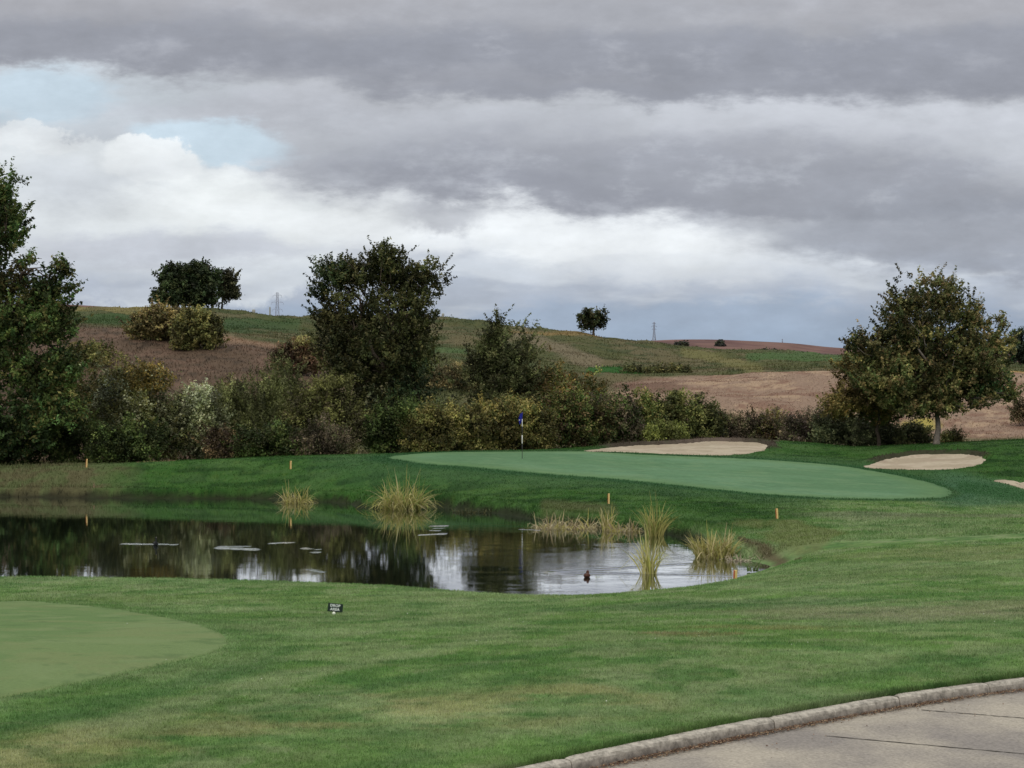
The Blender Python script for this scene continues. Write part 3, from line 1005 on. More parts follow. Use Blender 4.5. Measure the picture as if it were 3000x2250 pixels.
def pond_mesh():
    xs = np.concatenate([np.arange(-60, -24, .5), np.arange(-24, 18, .09)])
    ys = np.concatenate([np.arange(32, 42, .075), np.arange(42, 73, .16)])
    X, Y = np.meshgrid(xs, ys); X = X.ravel(); Y = Y.ravel()
    z = np.zeros_like(X)
    # wake of the brown duck, swimming to the left towards the far shore
    dx0, dy0 = wp(1268, 1245)
    hd = np.array([-.80, -.12]); hd /= np.linalg.norm(hd)
    head = np.array(wp(1180, 1236))
    rx, ry = X - head[0], Y - head[1]
    al = -(rx * hd[0] + ry * hd[1]); ac = -rx * hd[1] + ry * hd[0]
    ang = np.abs(ac) - al * .33
    arm = np.exp(-(ang / .22) ** 2) * ss(al, 0, .3) * np.exp(-al / 5.0)
    z += .012 * arm * np.cos(ang * 14)
    ins = (np.abs(ac) < al * .33) & (al > 0)
    z += ins * .0012 * np.cos(al * 9 + ac * 2) * np.exp(-al / 4.0)
    r = np.hypot(X - W(1405, wp(0, 1240)[1]), Y - wp(0, 1240)[1])
    z += .0004 * np.cos(r * 11) * np.exp(-r / 1.6)
    # where breeze or paddling roughens the surface
    rip = np.zeros_like(X) + .0035
    s = col_of(X, Y); yy = HY + EYE / (Y * KK)
    n = fbm(X * 1.2, Y * 3, 3, 91)
    for x0, y0, x1, y1, w, a in ((265, 1174.5, 382, 1176.5, 2.0, 1), (468, 1183.5, 555, 1186.5, 3.0, 1), (470, 1180, 540, 1180, 1.2, .7), (585, 1174, 636, 1172.5, 1.6, .9), (655, 1185, 690, 1187, 1.6, .9), (676, 1194, 690, 1194, 2.0, .9),
                                 (930, 1136.5, 965, 1136.5, 1.7, 1), (938, 1141, 960, 1141, 1.3, .8), (930, 1146, 950, 1147, 1.4, .7), (905, 1156, 962, 1153, 2.2, .9), (1120, 1143, 1165, 1146, 1.4, .8),
                                 (1175, 1236, 1240, 1243, 3.0, .55), (670, 1231, 700, 1236, 3, .35)):
        rip += seg(s, yy + (n - .5) * 3, x0, y0, x1, y1, w * .42, .6) * a * 2.0
    rip += .02 * ss(s, 900, 1100) * ss(n, .35, .7)
    rip += .015 * spot(s, yy, 1300, 1212, 300, 26, .5, 3)
    C = np.stack([rip, rip * 0, rip * 0], 1)
    inside = sdist(X, Y, POND) > -1.2
    nr, nc = len(ys), len(xs)
    fc = grid_faces(nr, nc)
    fc = fc[inside[fc].any(1)]
    used = np.unique(fc); remap = np.full(len(X), -1); remap[used] = np.arange(len(used))
    o = mesh_np("pond_water", np.stack([X, Y, z], 1)[used], remap[fc], m_water, C[used], smooth=True)
    kind(o, "structure")


pond_mesh()

# ------------------------------------------------------------------ far hills
m_hill = material("far_hill_stubble", attr=True, rough=1, spec=.0, nscale=.05, namt=.2, detail=8)


def build_hills():
    sx = np.linspace(-1500, 3700, 700)
    ridge = np.interp(sx, [-1500, -200, 100, 170, 330, 450, 600, 1000, 1200, 1380, 1450, 1550, 1650, 1720, 1780, 1830, 1900, 2100, 2300, 3700],
                      [690, 660, 656, 658.5, 669, 690, 740, 755, 738, 737.5, 733, 733, 738, 741, 749.5, 753, 752, 760, 765, 780])
    ridge = _smooth(ridge, 4)
    rows = [(480, 190), (560, 140), (640, 90), (720, 52), (800, 25), (860, 9), (900, 0), (960, 1.5), (1200, 4), (1700, 6), (2400, 40)]
    V, C = [], []
    rowsf = np.linspace(0, len(rows) - 1, 90)
    for q in rowsf:
        d = np.interp(q, range(len(rows)), [r[0] for r in rows]); dy = np.interp(q, range(len(rows)), [r[1] for r in rows])
        y = ridge + dy * (HY - ridge) / 137.0
        z = EYE - (y - HY) * d * KK
        X = W(sx, d)
        z = z + (fbm(X / 60, np.full_like(X, d / 60), 4, 3) - .5) * 2.0 * (abs(d - 900) > 60)
        V.append(np.stack([X, np.full_like(X, d), z], 1))
        n = fbm(X / 25, np.full_like(X, d / 25.0), 5, 5, .6)
        c = lerp(np.tile(np.array([.135, .083, .080]), (len(X), 1)), (.18, .115, .100), ss(n, .4, .65))
        c = lerp(c, (.09, .082, .075), ss(fbm(X / 50, np.full_like(X, d / 40.0), 4, 9), .55, .7) * .7)
        C.append(c)
    o = mesh_np("hills", np.vstack(V), grid_faces(len(rowsf), len(sx)), m_hill, np.vstack(C), smooth=True)
    kind(o, "structure")


build_hills()

# ------------------------------------------------------------------ grass blades
m_blade = material("grass_blades", attr=True, rough=.75, spec=.2, trans=.25)


def blades(name, X, Y, h, w, col, lean=.5):
    n = len(X)
    z = zf(X, Y)
    az = rs.rand(n) * 2 * np.pi; la = rs.rand(n) * 2 * np.pi; ln = rs.rand(n) * lean
    b = np.stack([np.cos(az), np.sin(az), np.zeros(n)], 1) * (w / 2)[:, None]
    p = np.stack([X, Y, z - .004], 1)
    tip = p + np.stack([np.cos(la) * np.sin(ln), np.sin(la) * np.sin(ln), np.cos(ln)], 1) * h[:, None]
    V = np.empty((n, 3, 3)); V[:, 0] = p - b; V[:, 1] = p + b; V[:, 2] = tip
    cc = np.repeat(col, 3, axis=0)
    cc[2::3] *= 1.2
    o = mesh_np(name, V.reshape(-1, 3), np.arange(3 * n).reshape(-1, 3), m_blade, cc)
    return kind(o, "stuff")


def lawn_blades():
    n = 740000
    d = 9.6 * np.exp(rs.rand(n) * math.log(40.0 / 9.6))
    X = (rs.rand(n) * 1.04 - .50) * d
    ok = (sdist(X, d, PATH) < .02) & (sdist(X, d, TEE) < .16 * fbm(X / .2, d / .2, 2, 88)) & (local_sd(X, d, POND, 4) < -.15)
    X, d = X[ok], d[ok]
    col = gcol(X, d) * (rs.rand(len(X)) * .7 + .95)[:, None] * 1.15
    tuft = fbm(X / .25, d / .25, 2, 19)
    h = (.014 + .020 * tuft + .0007 * d) * (rs.rand(len(X)) * .7 + .6)
    w = .0028 + .00042 * d
    blades("lawn_grass", X, d, h, w, col, 1.1)
    n = 230000
    d = 13.5 * np.exp(rs.rand(n) * math.log(28.5 / 13.5))
    X = (rs.rand(n) * .30 - .42) * d
    ok = sdist(X, d, TEE) > .03
    X, d = X[ok], d[ok]
    col = c_tee(X, d) * (rs.rand(len(X)) * .5 + .95)[:, None] * 1.1
    blades("drop_area_grass", X, d, (.010 + .0003 * d) * (.6 + .8 * rs.rand(len(X))), .0025 + .0004 * d, col, 1.2)
    # ragged fringe along the kerb
    k = rs.rand(26000) * 9 
    P = smooth_poly(KERB, 3000, closed=False); L = np.r_[0, np.cumsum(np.hypot(*np.diff(P, axis=0).T))]
    i0 = L[np.argmin(np.abs(P[:, 1] - 9.5) + (P[:, 0] > 2) * 99)]
    t = i0 + k
    px, py = np.interp(t, L, P[:, 0]), np.interp(t, L, P[:, 1])
    qx, qy = np.interp(t + .05, L, P[:, 0]), np.interp(t + .05, L, P[:, 1])
    tx, ty = (qx - px) / .05, (qy - py) / .05
    off = -np.abs(rs.randn(len(px))) * .05 + .0
    X, Y = px + ty * off, py - tx * off
    col = gcol(X, Y) * (rs.rand(len(X)) * .8 + .5)[:, None]
    h = (.04 + .05 * fbm(X / .15, Y / .15, 2, 3)) * (rs.rand(len(X)) * .7 + .5)
    blades("kerb_fringe_grass", X, Y, h, np.full(len(X), .006), col, .9)


lawn_blades()


def far_blades():
    n = 320000
    d = 42 * np.exp(rs.rand(n) * math.log(98 / 42.0))
    X = (rs.rand(n) * 1.0 - .50) * d
    ok = (local_sd(X, d, POND, 60) < -.05) & (local_sd(X, d, GREEN, 4) < .7 * (fbm(X / .5, d / .5, 3, 55) - .35))
    for B in (BUNK1, BUNK2, BUNK3):
        ok &= local_sd(X, d, B, 3) < .0
    X, d = X[ok], d[ok]
    col = gcol(X, d) * (rs.rand(len(X)) * .6 + .9)[:, None] * 1.1
    s = col_of(X, d)
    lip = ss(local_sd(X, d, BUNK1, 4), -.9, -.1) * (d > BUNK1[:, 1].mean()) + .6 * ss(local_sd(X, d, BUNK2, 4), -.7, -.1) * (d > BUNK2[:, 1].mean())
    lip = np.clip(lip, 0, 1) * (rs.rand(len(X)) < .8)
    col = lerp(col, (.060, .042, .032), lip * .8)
    h = (.045 + .05 * fbm(X / .7, d / .7, 3, 7)) * (rs.rand(len(X)) * .7 + .6)
    h *= 1 + 1.6 * (1 - ss(s, 120, 260)) * ss(d, 64, 70) + 1.2 * ss(local_sd(X, d, POND, 4), -1.6, -.3) + 1.8 * lip
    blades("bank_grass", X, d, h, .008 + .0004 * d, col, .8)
    # dead weeds standing on the brown slope and the wild hill
    n = 120000
    d = 98 * np.exp(rs.rand(n) * math.log(262 / 98.0))
    X = (rs.rand(n) * .80 - .40) * d
    col = gcol(X, d) * (rs.rand(len(X)) * .9 + .7)[:, None]
    s = col_of(X, d)
    h = (.10 + .40 * fbm(X / 3, d / 3, 4, 7) ** 2) * (rs.rand(len(X)) * .8 + .5) * (1 - .65 * ss(s, 1330, 1420) * (1 - ss(d, 148, 152)))
    blades("hill_weeds", X, d, h, .02 + .0006 * d, col, .7)


far_blades()

# ------------------------------------------------------------------ trees and shrubs
m_leaf = material("leaves", attr=True, rough=.6, spec=.25, trans=.22)
m_bark = material("bark", (.085, .066, .050), .95, .1, nscale=9, namt=.5, bump=.7, bscale=14)
m_bark_grey = material("grey_bark", (.21, .18, .155), .95, .1, nscale=7, namt=.45, bump=.7, bscale=14)


def tube_mesh(name, paths, mat, parent, sides=7):
    V, Fc = [], []
    for pts, rad in paths:
        pts = [Vector(p) for p in pts]
        base = len(V); prev = None
        for i, p in enumerate(pts):
            t = (pts[min(i + 1, len(pts) - 1)] - pts[max(i - 1, 0)]).normalized()
            a = t.orthogonal().normalized() if prev is None else (prev - t * prev.dot(t)).normalized()
            prev = a; b = t.cross(a)
            for k in range(sides):
                q = 2 * math.pi * k / sides
                V.append(p + (a * math.cos(q) + b * math.sin(q)) * rad[i])
        for i in range(len(pts) - 1):
            for k in range(sides):
                k2 = (k + 1) % sides
                Fc.append((base + i * sides + k, base + i * sides + k2, base + (i + 1) * sides + k2, base + (i + 1) * sides + k))
        Fc.append(tuple(base + (len(pts) - 1) * sides + k for k in range(sides)))
    me = bpy.data.meshes.new(name); me.from_pydata([tuple(v) for v in V], [], Fc)
    me.polygons.foreach_set("use_smooth", np.ones(len(me.polygons), dtype=bool))
    me.materials.append(mat); me.update()
    o = bpy.data.objects.new(name, me); coll.objects.link(o); o.parent = parent
    return o


def limb(a, b, r0, r1, rr, wob=.08, n=5):
    a = Vector(a); b = Vector(b); L = (b - a).length
    pts, rad = [], []
    for i in range(n + 1):
        t = i / n
        p = a.lerp(b, t)
        if 0 < i < n:
            p += Vector((rr.gauss(0, 1), rr.gauss(0, 1), rr.gauss(0, .6))) * L * wob * .5
        p.z += math.sin(t * math.pi) * L * .05
        pts.append(p); rad.append(r0 + (r1 - r0) * t)
    return pts, rad


def leaf_cloud(lobes, n, size, pal, rng, clump=.35, cl_n=26, upright=0.0, gap=0.0, sizevar=.4, skew=.55, spike=0.0, spray=.16, slen=.8):
    """lobes: (cx,cy,cz, rx,ry,rz, weight, tint or None). Leaf sized faces in twig clumps through each lobe."""
    lobes_a = np.array([l[:6] for l in lobes], float)
    wts = np.array([l[6] for l in lobes], float); wts /= wts.sum()
    nc = max(6, n // cl_n)
    li = rng.choice(len(lobes), nc, p=wts)
    dirv = rng.randn(nc, 3); dirv /= np.linalg.norm(dirv, axis=1)[:, None]
    rad = rng.rand(nc) ** skew * (1 + (rng.rand(nc) < .14) * rng.rand(nc) * .22)
    L = lobes_a[li]
    lump = .66 + .62 * fbm(dirv[:, 0] * 2.2 + li * 7.7 + dirv[:, 1] * 1.3, dirv[:, 2] * 2.2 + li * 3.3, 3, 5)
    cc = L[:, :3] + dirv * rad[:, None] * L[:, 3:6] * lump[:, None]
    if spike:
        top = dirv[:, 2] > .2
        cc[:, 2] += top * rng.rand(nc) ** 3 * spike
    if gap:
        lump = lump
        g = fbm(cc[:, 0] * .8 + cc[:, 1] * .37, cc[:, 2] * .8, 3, 77)
        hz = cc[:, 2] / max(cc[:, 2].max(), .1)
        keep = g > gap * ss(hz, .36, .68)
        cc, li, dirv, rad = cc[keep], li[keep], dirv[keep], rad[keep]
        nc = len(cc)
    k = rng.poisson(cl_n, nc) + 3
    idx = np.repeat(np.arange(nc), k)
    m = len(idx)
    out = dirv[idx] * clump * .8; out[:, 2] += clump * .3
    along = rng.rand(m) - .35
    off = rng.randn(m, 3) * clump * .42 + out * along[:, None]
    if upright:
        off[:, 2] += (rng.rand(m) - .3) * clump * 2.5 * upright
        off[:, :2] *= 1 - .5 * upright
    spr = rng.rand(nc) < spray
    sd_ = dirv * np.array([1, 1, .55]) + np.array([0, 0, .75]); sd_ /= np.linalg.norm(sd_, axis=1)[:, None]
    sl = slen * (.4 + .8 * rng.rand(nc))
    sp_ = spr[idx]
    off[sp_] = off[sp_] * .30 + sd_[idx][sp_] * (sl[idx][sp_] * rng.rand(sp_.sum()))[:, None]
    p = cc[idx] + off
    sz = size * (1 - sizevar + 2 * sizevar * rng.rand(m))
    nrm = rng.randn(m, 3) + np.array([0, 0, .7]) + dirv[idx] * .6
    nrm /= np.linalg.norm(nrm, axis=1)[:, None]
    t = np.cross(nrm, rng.randn(m, 3)); t /= np.linalg.norm(t, axis=1)[:, None]
    if upright:
        t = t * (1 - upright) + np.array([0, 0, 1.0]) * upright
        t -= nrm * (t * nrm).sum(1)[:, None]; t /= np.linalg.norm(t, axis=1)[:, None] + 1e-6
    b = np.cross(nrm, t)
    asp = .55 - .25 * upright
    V = np.empty((m, 4, 3))
    V[:, 0] = p - t * sz[:, None] * .5
    V[:, 1] = p + b * sz[:, None] * asp * .5 + nrm * sz[:, None] * .08
    V[:, 2] = p + t * sz[:, None] * .55
    V[:, 3] = p - b * sz[:, None] * asp * .5 + nrm * sz[:, None] * .08
    pal = np.array(pal)
    ci = rng.randint(0, len(pal), nc)
    c = pal[ci][idx]
    swap = rng.rand(m) < .3
    c[swap] = pal[rng.randint(0, len(pal), swap.sum())]
    for q, l in enumerate(lobes):
        if len(l) > 7 and l[7] is not None:
            w = (li[idx] == q) & (rng.rand(m) < .75)
            c[w] = np.array(l[7]) * (.8 + .4 * rng.rand(w.sum(), 1))
    mass = fbm(cc[:, 0] * 1.1 + cc[:, 1] * .9 + 3.1, cc[:, 2] * 1.1 - cc[:, 1] * .6, 3, 63, .6)
    c = c * (.45 + 1.15 * ss(mass, .30, .70))[idx][:, None]  # light and dark of the leaf masses put into the colour at random
    c = c * np.array([1.78, 1.68, 1.42]) * (.55 + .9 * rng.rand(nc))[idx][:, None] * (.75 + .5 * rng.rand(m))[:, None]
    return V.reshape(-1, 3), np.repeat(c, 4, axis=0)


def foliage(name, V, C, parent):
    n = len(V) // 4
    return mesh_np(name, V, np.arange(4 * n).reshape(-1, 4), m_leaf, C, parent=parent)


def place(x, d):
    X = W(x, d)
    return np.array([X, d, float(zf([X], [d])[0])])


def tree(kind_name, label, cat, x, d, trunk_top_y, lobes_px, n, size, pal, seed, trunk_r=.16, bark=m_bark, lean_x=None, clump=.38, group=None, gap=0.0, depth=.8, cl_n=26, skew=.62, spike=0.0, thin_limbs=True, basedz=0, subs=None):
    """lobes_px: (x, y, rx, ry, weight, [tint], [depth offset m]) in picture measure at depth d."""
    rng = np.random.RandomState(seed); rr = random.Random(seed)
    base = place(x, d)
    root = thing(kind_name, label, cat, tuple(base), group)
    sc = d * KK
    lobes = []
    for l in lobes_px:
        lx, ly, rx, ry, w = l[:5]
        tint = l[5] if len(l) > 5 else None
        oy = l[6] if len(l) > 6 else rr.uniform(-.5, .5)
        lobes.append((W(lx, d) - base[0], oy, zy(ly, d) - base[2], rx * sc, max(min(rx, ry * 1.3) * sc * depth, .3), ry * sc, w, tint))
    V, C = leaf_cloud(lobes, n, size, pal, rng, clump=clump * .8, gap=gap, cl_n=cl_n, skew=skew, spike=spike, spray=.27 if clump < .5 else .10, slen=min(clump * 3.2, 1.3))
    V[:, 2] = np.maximum(V[:, 2], -base[2] * 0 - .1)
    foliage("crown", V, C, root)
    tt = Vector((W(lean_x if lean_x else x, d) - base[0], 0, zy(trunk_top_y, d) - base[2]))
    paths = [limb((0, 0, -.3), tt, trunk_r, trunk_r * .62, rr, .05, 7)]
    paths[0][1][0] *= 1.35; paths[0][1][1] *= 1.1
    for l in lobes:
        e = Vector(l[:3]) + Vector((0, 0, l[5] * .3))
        mid = tt.lerp(e, .55) + Vector((0, 0, -.1 * l[5]))
        q = limb(tt - Vector((0, 0, rr.uniform(0, .25) * tt.z * .3)), e, trunk_r * .5, trunk_r * .10, rr, .12, 6)
        paths.append(q)
        for _ in range(3):
            a = q[0][rr.randint(2, 4)]
            e2 = Vector(l[:3]) + Vector((rr.uniform(-.85, .85) * l[3], rr.uniform(-.85, .85) * l[4], rr.uniform(-.5, .9) * l[5]))
            paths.append(limb(a, e2, trunk_r * .2, trunk_r * .05, rr, .15, 4))
    tube_mesh("trunk", paths, bark, root, 6)
    return root


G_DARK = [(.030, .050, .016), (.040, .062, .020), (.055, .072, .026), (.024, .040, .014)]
G_OLIVE = [(.072, .080, .030), (.095, .092, .038), (.055, .068, .024), (.110, .098, .045)]
G_AUT = [(.060, .068, .022), (.095, .080, .028), (.045, .060, .020), (.125, .085, .032), (.080, .098, .035)]
G_SILV = [(.130, .155, .105), (.090, .108, .058), (.185, .200, .150), (.075, .085, .040)]
G_BROWN = [(.080, .060, .040), (.062, .045, .032), (.105, .078, .048), (.055, .048, .030)]
G_MAUVE = [(.080, .068, .055), (.060, .050, .044), (.105, .088, .066), (.050, .058, .030)]
G_YEL = [(.150, .130, .040), (.110, .108, .038), (.190, .150, .048), (.080, .085, .032)]

# left tree at the frame edge
tree("sycamore_tree", "tall dark broadleaf tree with loose branches cut off at the left edge", "tree", -45, 84, 640,
     [(-40, 530, 80, 120, 1.2), (22, 475, 48, 90, 1.3), (16, 415, 38, 36, .5), (-60, 420, 80, 70, .8), (-10, 610, 75, 60, .8, (.085, .078, .03)), (105, 645, 54, 52, 1.0), (142, 600, 26, 44, .35), (60, 565, 36, 28, .2),
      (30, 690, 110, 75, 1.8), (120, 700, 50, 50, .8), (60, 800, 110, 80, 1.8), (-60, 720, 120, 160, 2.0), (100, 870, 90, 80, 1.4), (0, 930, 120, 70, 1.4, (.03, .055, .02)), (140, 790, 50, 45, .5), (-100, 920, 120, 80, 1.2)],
     72000, .20, [(.045, .075, .022), (.060, .085, .026), (.035, .055, .018), (.085, .085, .032), (.040, .080, .028)], 3, .24, clump=.40, gap=.35, group=None, depth=.7)

# central tall tree
tree("cottonwood_tree", "tallest dark bushy tree in the middle of the thicket behind the pond", "tree", 845, 93, 800,
     [(717, 595, 46, 42, 1.2, (.022, .036, .016)), (760, 595, 42, 34, .8), (690, 650, 26, 48, .45, (.020, .034, .018)), (835, 590, 78, 50, 1.8), (880, 625, 62, 60, 1.4), (925, 600, 44, 48, .7), (900, 680, 56, 42, .9), (790, 640, 70, 62, 1.8),
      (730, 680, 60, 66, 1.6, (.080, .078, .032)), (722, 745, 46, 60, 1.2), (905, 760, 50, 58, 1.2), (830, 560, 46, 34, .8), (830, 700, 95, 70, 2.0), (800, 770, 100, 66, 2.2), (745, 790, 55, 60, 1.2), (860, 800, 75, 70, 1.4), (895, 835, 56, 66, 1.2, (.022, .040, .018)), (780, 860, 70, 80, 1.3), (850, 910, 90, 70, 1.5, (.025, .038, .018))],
     90000, .165, [(.042, .052, .020), (.060, .066, .026), (.080, .078, .034), (.030, .042, .017), (.052, .062, .022)], 5, .26, clump=.33, gap=.30, depth=.8, spike=.4)

# big tree on the right
tree("liquidambar_tree", "large rounded green tree with turning leaves and pale forked trunk beside the right bunker", "tree", 2025, 91.5, 885,
     [(1985, 632, 60, 44, 1.0), (1945, 662, 40, 38, .6), (2040, 645, 42, 38, .7), (2085, 700, 42, 55, .9), (2010, 710, 80, 60, 1.8), (1930, 720, 50, 40, .8), (1890, 760, 62, 36, 1.0), (2000, 780, 110, 62, 2.4), (2100, 770, 75, 55, 1.5),
      (2150, 740, 40, 50, .7), (1850, 745, 28, 18, .25), (1920, 820, 85, 60, 1.8), (2060, 840, 110, 55, 2.2), (2130, 830, 62, 36, 1.1, (.035, .075, .028)), (1985, 870, 80, 38, 1.4), (2175, 850, 22, 16, .25)],
     95000, .17, [(.062, .082, .032), (.050, .066, .024), (.098, .095, .042), (.135, .105, .055), (.040, .058, .022), (.120, .125, .055), (.140, .130, .055)], 7, .20, m_bark_grey, clump=.33, gap=.33, depth=.85, spike=.5)
# smaller browning tree left of it
tree("maple_tree", "small browning tree leaning against the left side of the large right tree", "tree", 1897, 94, 880,
     [(1850, 800, 50, 40, 1.0, (.125, .105, .038)), (1880, 850, 70, 48, 1.6, (.105, .082, .032)), (1830, 870, 50, 38, .9, (.12, .10, .04)), (1900, 895, 55, 26, .7), (1800, 880, 30, 25, .3, (.13, .11, .045)), (1945, 840, 60, 60, 1.0), (1925, 780, 50, 46, .8)],
     34000, .15, G_AUT, 9, .12, clump=.32, gap=.25)

# hilltop oaks
tree("oak_tree", "wide dense dark oak on the skyline, the biggest crown of the left ridge", "tree", 420, 255, 655,
     [(372, 602, 34, 36, 1), (410, 592, 46, 28, 1), (438, 597, 36, 30, 1), (388, 632, 62, 28, 1.2), (438, 630, 38, 28, 1.2), (345, 640, 20, 15, .3), (415, 648, 70, 15, 1)],
     20000, .50, [(.020, .036, .016), (.028, .044, .020), (.038, .050, .022)], 11, .5, clump=.8, group=None, skew=.6)
tree("oak_tree", "small round oak with bare pale trunk standing at the right of the wide dark oak", "tree", 480, 258, 652,
     [(492, 604, 24, 24, 1), (502, 630, 17, 22, .8), (483, 622, 16, 26, .8)],
     5200, .42, [(.045, .052, .030), (.060, .062, .036), (.035, .042, .022)], 12, .26, clump=.7)
tree("oak_tree", "lone small round oak on the skyline to the right of the middle hill", "tree", 1282, 250, 706,
     [(1262, 690, 18, 22, .9), (1280, 678, 24, 17, 1), (1300, 688, 14, 20, .8), (1284, 700, 34, 14, 1.1)],
     3600, .42, [(.022, .038, .020), (.034, .046, .020), (.045, .045, .024)], 13, .25, clump=.7, gap=.2)
tree("pine_tree", "dark tree at the far right edge behind the large right tree", "tree", 2204, 190, 780,
     [(2200, 740, 22, 30, 1), (2220, 760, 24, 30, 1), (2190, 765, 14, 20, .5)],
     3600, .38, [(.018, .030, .022), (.026, .040, .028)], 14, .22, clump=.6)

SHRUB_GROUP = "shrubs in the thicket behind the pond"


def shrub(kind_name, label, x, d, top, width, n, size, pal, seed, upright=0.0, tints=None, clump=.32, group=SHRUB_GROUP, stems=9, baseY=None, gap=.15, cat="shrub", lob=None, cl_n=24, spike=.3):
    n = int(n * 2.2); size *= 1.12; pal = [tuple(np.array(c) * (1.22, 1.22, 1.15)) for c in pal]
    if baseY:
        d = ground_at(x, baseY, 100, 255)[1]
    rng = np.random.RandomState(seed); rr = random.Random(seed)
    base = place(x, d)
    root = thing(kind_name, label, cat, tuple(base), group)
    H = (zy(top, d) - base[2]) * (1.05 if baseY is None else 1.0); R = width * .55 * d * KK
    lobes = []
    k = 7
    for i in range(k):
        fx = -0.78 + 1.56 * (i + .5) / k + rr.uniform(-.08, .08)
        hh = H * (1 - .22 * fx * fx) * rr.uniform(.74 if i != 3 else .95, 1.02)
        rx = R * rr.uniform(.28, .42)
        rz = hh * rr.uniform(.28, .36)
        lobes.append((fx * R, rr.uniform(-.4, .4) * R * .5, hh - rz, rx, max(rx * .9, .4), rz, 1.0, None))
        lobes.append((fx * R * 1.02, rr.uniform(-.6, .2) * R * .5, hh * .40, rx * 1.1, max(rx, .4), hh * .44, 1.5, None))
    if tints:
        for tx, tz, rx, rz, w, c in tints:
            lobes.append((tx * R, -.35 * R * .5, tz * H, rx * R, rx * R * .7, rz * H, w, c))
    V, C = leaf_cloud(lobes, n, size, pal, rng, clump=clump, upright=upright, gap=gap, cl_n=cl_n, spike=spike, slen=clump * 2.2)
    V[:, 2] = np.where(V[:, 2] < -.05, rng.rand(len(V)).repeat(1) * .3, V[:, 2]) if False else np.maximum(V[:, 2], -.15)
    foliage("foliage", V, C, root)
    paths = []
    for i in range(stems):
        fx = rr.uniform(-.8, .8)
        e = (fx * R, rr.uniform(-.4, .4) * R * .6, H * rr.uniform(.55, .95) * (1 - .3 * fx * fx))
        paths.append(limb((fx * R * .35, rr.uniform(-.2, .2), -.2), e, .035, .008, rr, .07, 5))
    tube_mesh("stems", paths, m_bark, root, 4)
    return root


shrub("shrub", "dull olive shrub rising behind the silvery bush, nearest the left edge tree", 195, 96, 768, 230, 11000, .15, G_OLIVE + G_SILV[:2], 21)
shrub("shrub", "brownish olive shrub filling the gap behind the golden topped bush", 262, 93, 772, 150, 9000, .15, G_OLIVE + G_AUT[:2], 121)
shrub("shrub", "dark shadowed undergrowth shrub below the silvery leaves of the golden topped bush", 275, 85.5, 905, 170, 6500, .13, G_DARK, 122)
shrub("shrub", "grey olive twiggy shrub between the silver bush and the willow bush", 490, 94, 822, 130, 8000, .14, G_OLIVE + [(.10, .085, .07)], 123, upright=.4)
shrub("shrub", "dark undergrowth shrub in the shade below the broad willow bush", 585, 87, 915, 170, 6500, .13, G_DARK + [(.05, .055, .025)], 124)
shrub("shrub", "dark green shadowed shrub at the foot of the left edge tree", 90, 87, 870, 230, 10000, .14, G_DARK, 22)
shrub("silverleaf_bush", "grey green bush with silvery leaves and a golden yellow top", 300, 88, 792, 200, 15000, .13, G_SILV[1:] + G_OLIVE[:2], 23,
      tints=[(.35, .84, .42, .14, 1.5, (.20, .155, .050)), (.0, .82, .3, .12, .9, (.17, .14, .045)), (-.5, .7, .3, .16, .8, (.12, .145, .11))])
shrub("silverleaf_bush", "pale silver leaved bush just right of the golden topped bush", 422, 88, 838, 120, 9000, .13, G_SILV, 24,
      tints=[(.2, .85, .5, .14, 1.2, (.19, .215, .165))])
shrub("shrub", "dark purple brown low bush tucked between the silvery bush and the willow bush", 490, 87, 925, 95, 3600, .12, G_BROWN + [(.055, .04, .04)], 25)
shrub("willow_bush", "broad olive willow bush with fine upright twigs left of the tallest tree", 590, 92, 778, 265, 21000, .15, [(.078, .092, .040), (.062, .075, .034), (.105, .118, .062), (.048, .058, .026)], 26, upright=.6, spike=.8)
shrub("shrub", "yellow green bush growing against the left foot of the tallest tree", 700, 90, 812, 150, 10000, .14, [(.100, .108, .045), (.070, .078, .032), (.052, .048, .030)], 27,
      tints=[(.3, .88, .6, .1, .8, (.13, .14, .055))])
shrub("shrub", "mauve grey twiggy low bush below the yellow green bush", 700, 86.5, 915, 110, 5500, .12, G_MAUVE, 28, upright=.3)
shrub("shrub", "olive bush with yellowish leaf tips at the right foot of the tallest tree", 970, 89, 872, 170, 11000, .14, G_OLIVE + G_YEL[1:2], 29)
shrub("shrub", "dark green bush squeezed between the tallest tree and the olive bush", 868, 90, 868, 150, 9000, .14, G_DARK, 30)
shrub("shrub", "greyish brown bush standing behind the olive bushes left of the slender tree", 985, 128, 788, 110, 6000, .15, [(.11, .095, .055), (.08, .075, .04), (.14, .12, .07)], 31, upright=.3)
tree("willow_tree", "slender feathery olive tree with pointed top between the tallest tree and the flag", "tree", 1072, 97, 800,
     [(1075, 735, 16, 40, .5), (1060, 765, 36, 38, .9), (1100, 770, 46, 36, .9), (1035, 800, 50, 42, 1.2), (1110, 815, 66, 46, 1.5), (1140, 760, 28, 22, .4), (1070, 860, 100, 56, 1.8)],
     34000, .15, [(.062, .080, .032), (.078, .092, .042), (.050, .062, .026), (.095, .10, .05)], 32, .12, clump=.34, gap=.3, spike=1.6)
shrub("shrub", "yellow olive bush directly behind the flagstick", 1110, 90, 850, 180, 13000, .14, G_OLIVE + [(.12, .105, .04)], 33)
shrub("shrub", "brownish yellow bush in front of the hill just right of the slender tree", 1205, 98, 778, 190, 14000, .15, G_AUT + [(.15, .115, .055)], 34)
shrub("shrub", "dark shrub with reddish tips behind the left end of the long bunker", 1240, 93, 838, 160, 12000, .14, G_DARK[:2] + G_OLIVE[:2] + [(.075, .052, .034)], 35)
shrub("shrub", "purplish dark shrub immediately behind the bunker's left tip", 1320, 95, 848, 120, 8000, .14, G_MAUVE + G_DARK[:2], 36)
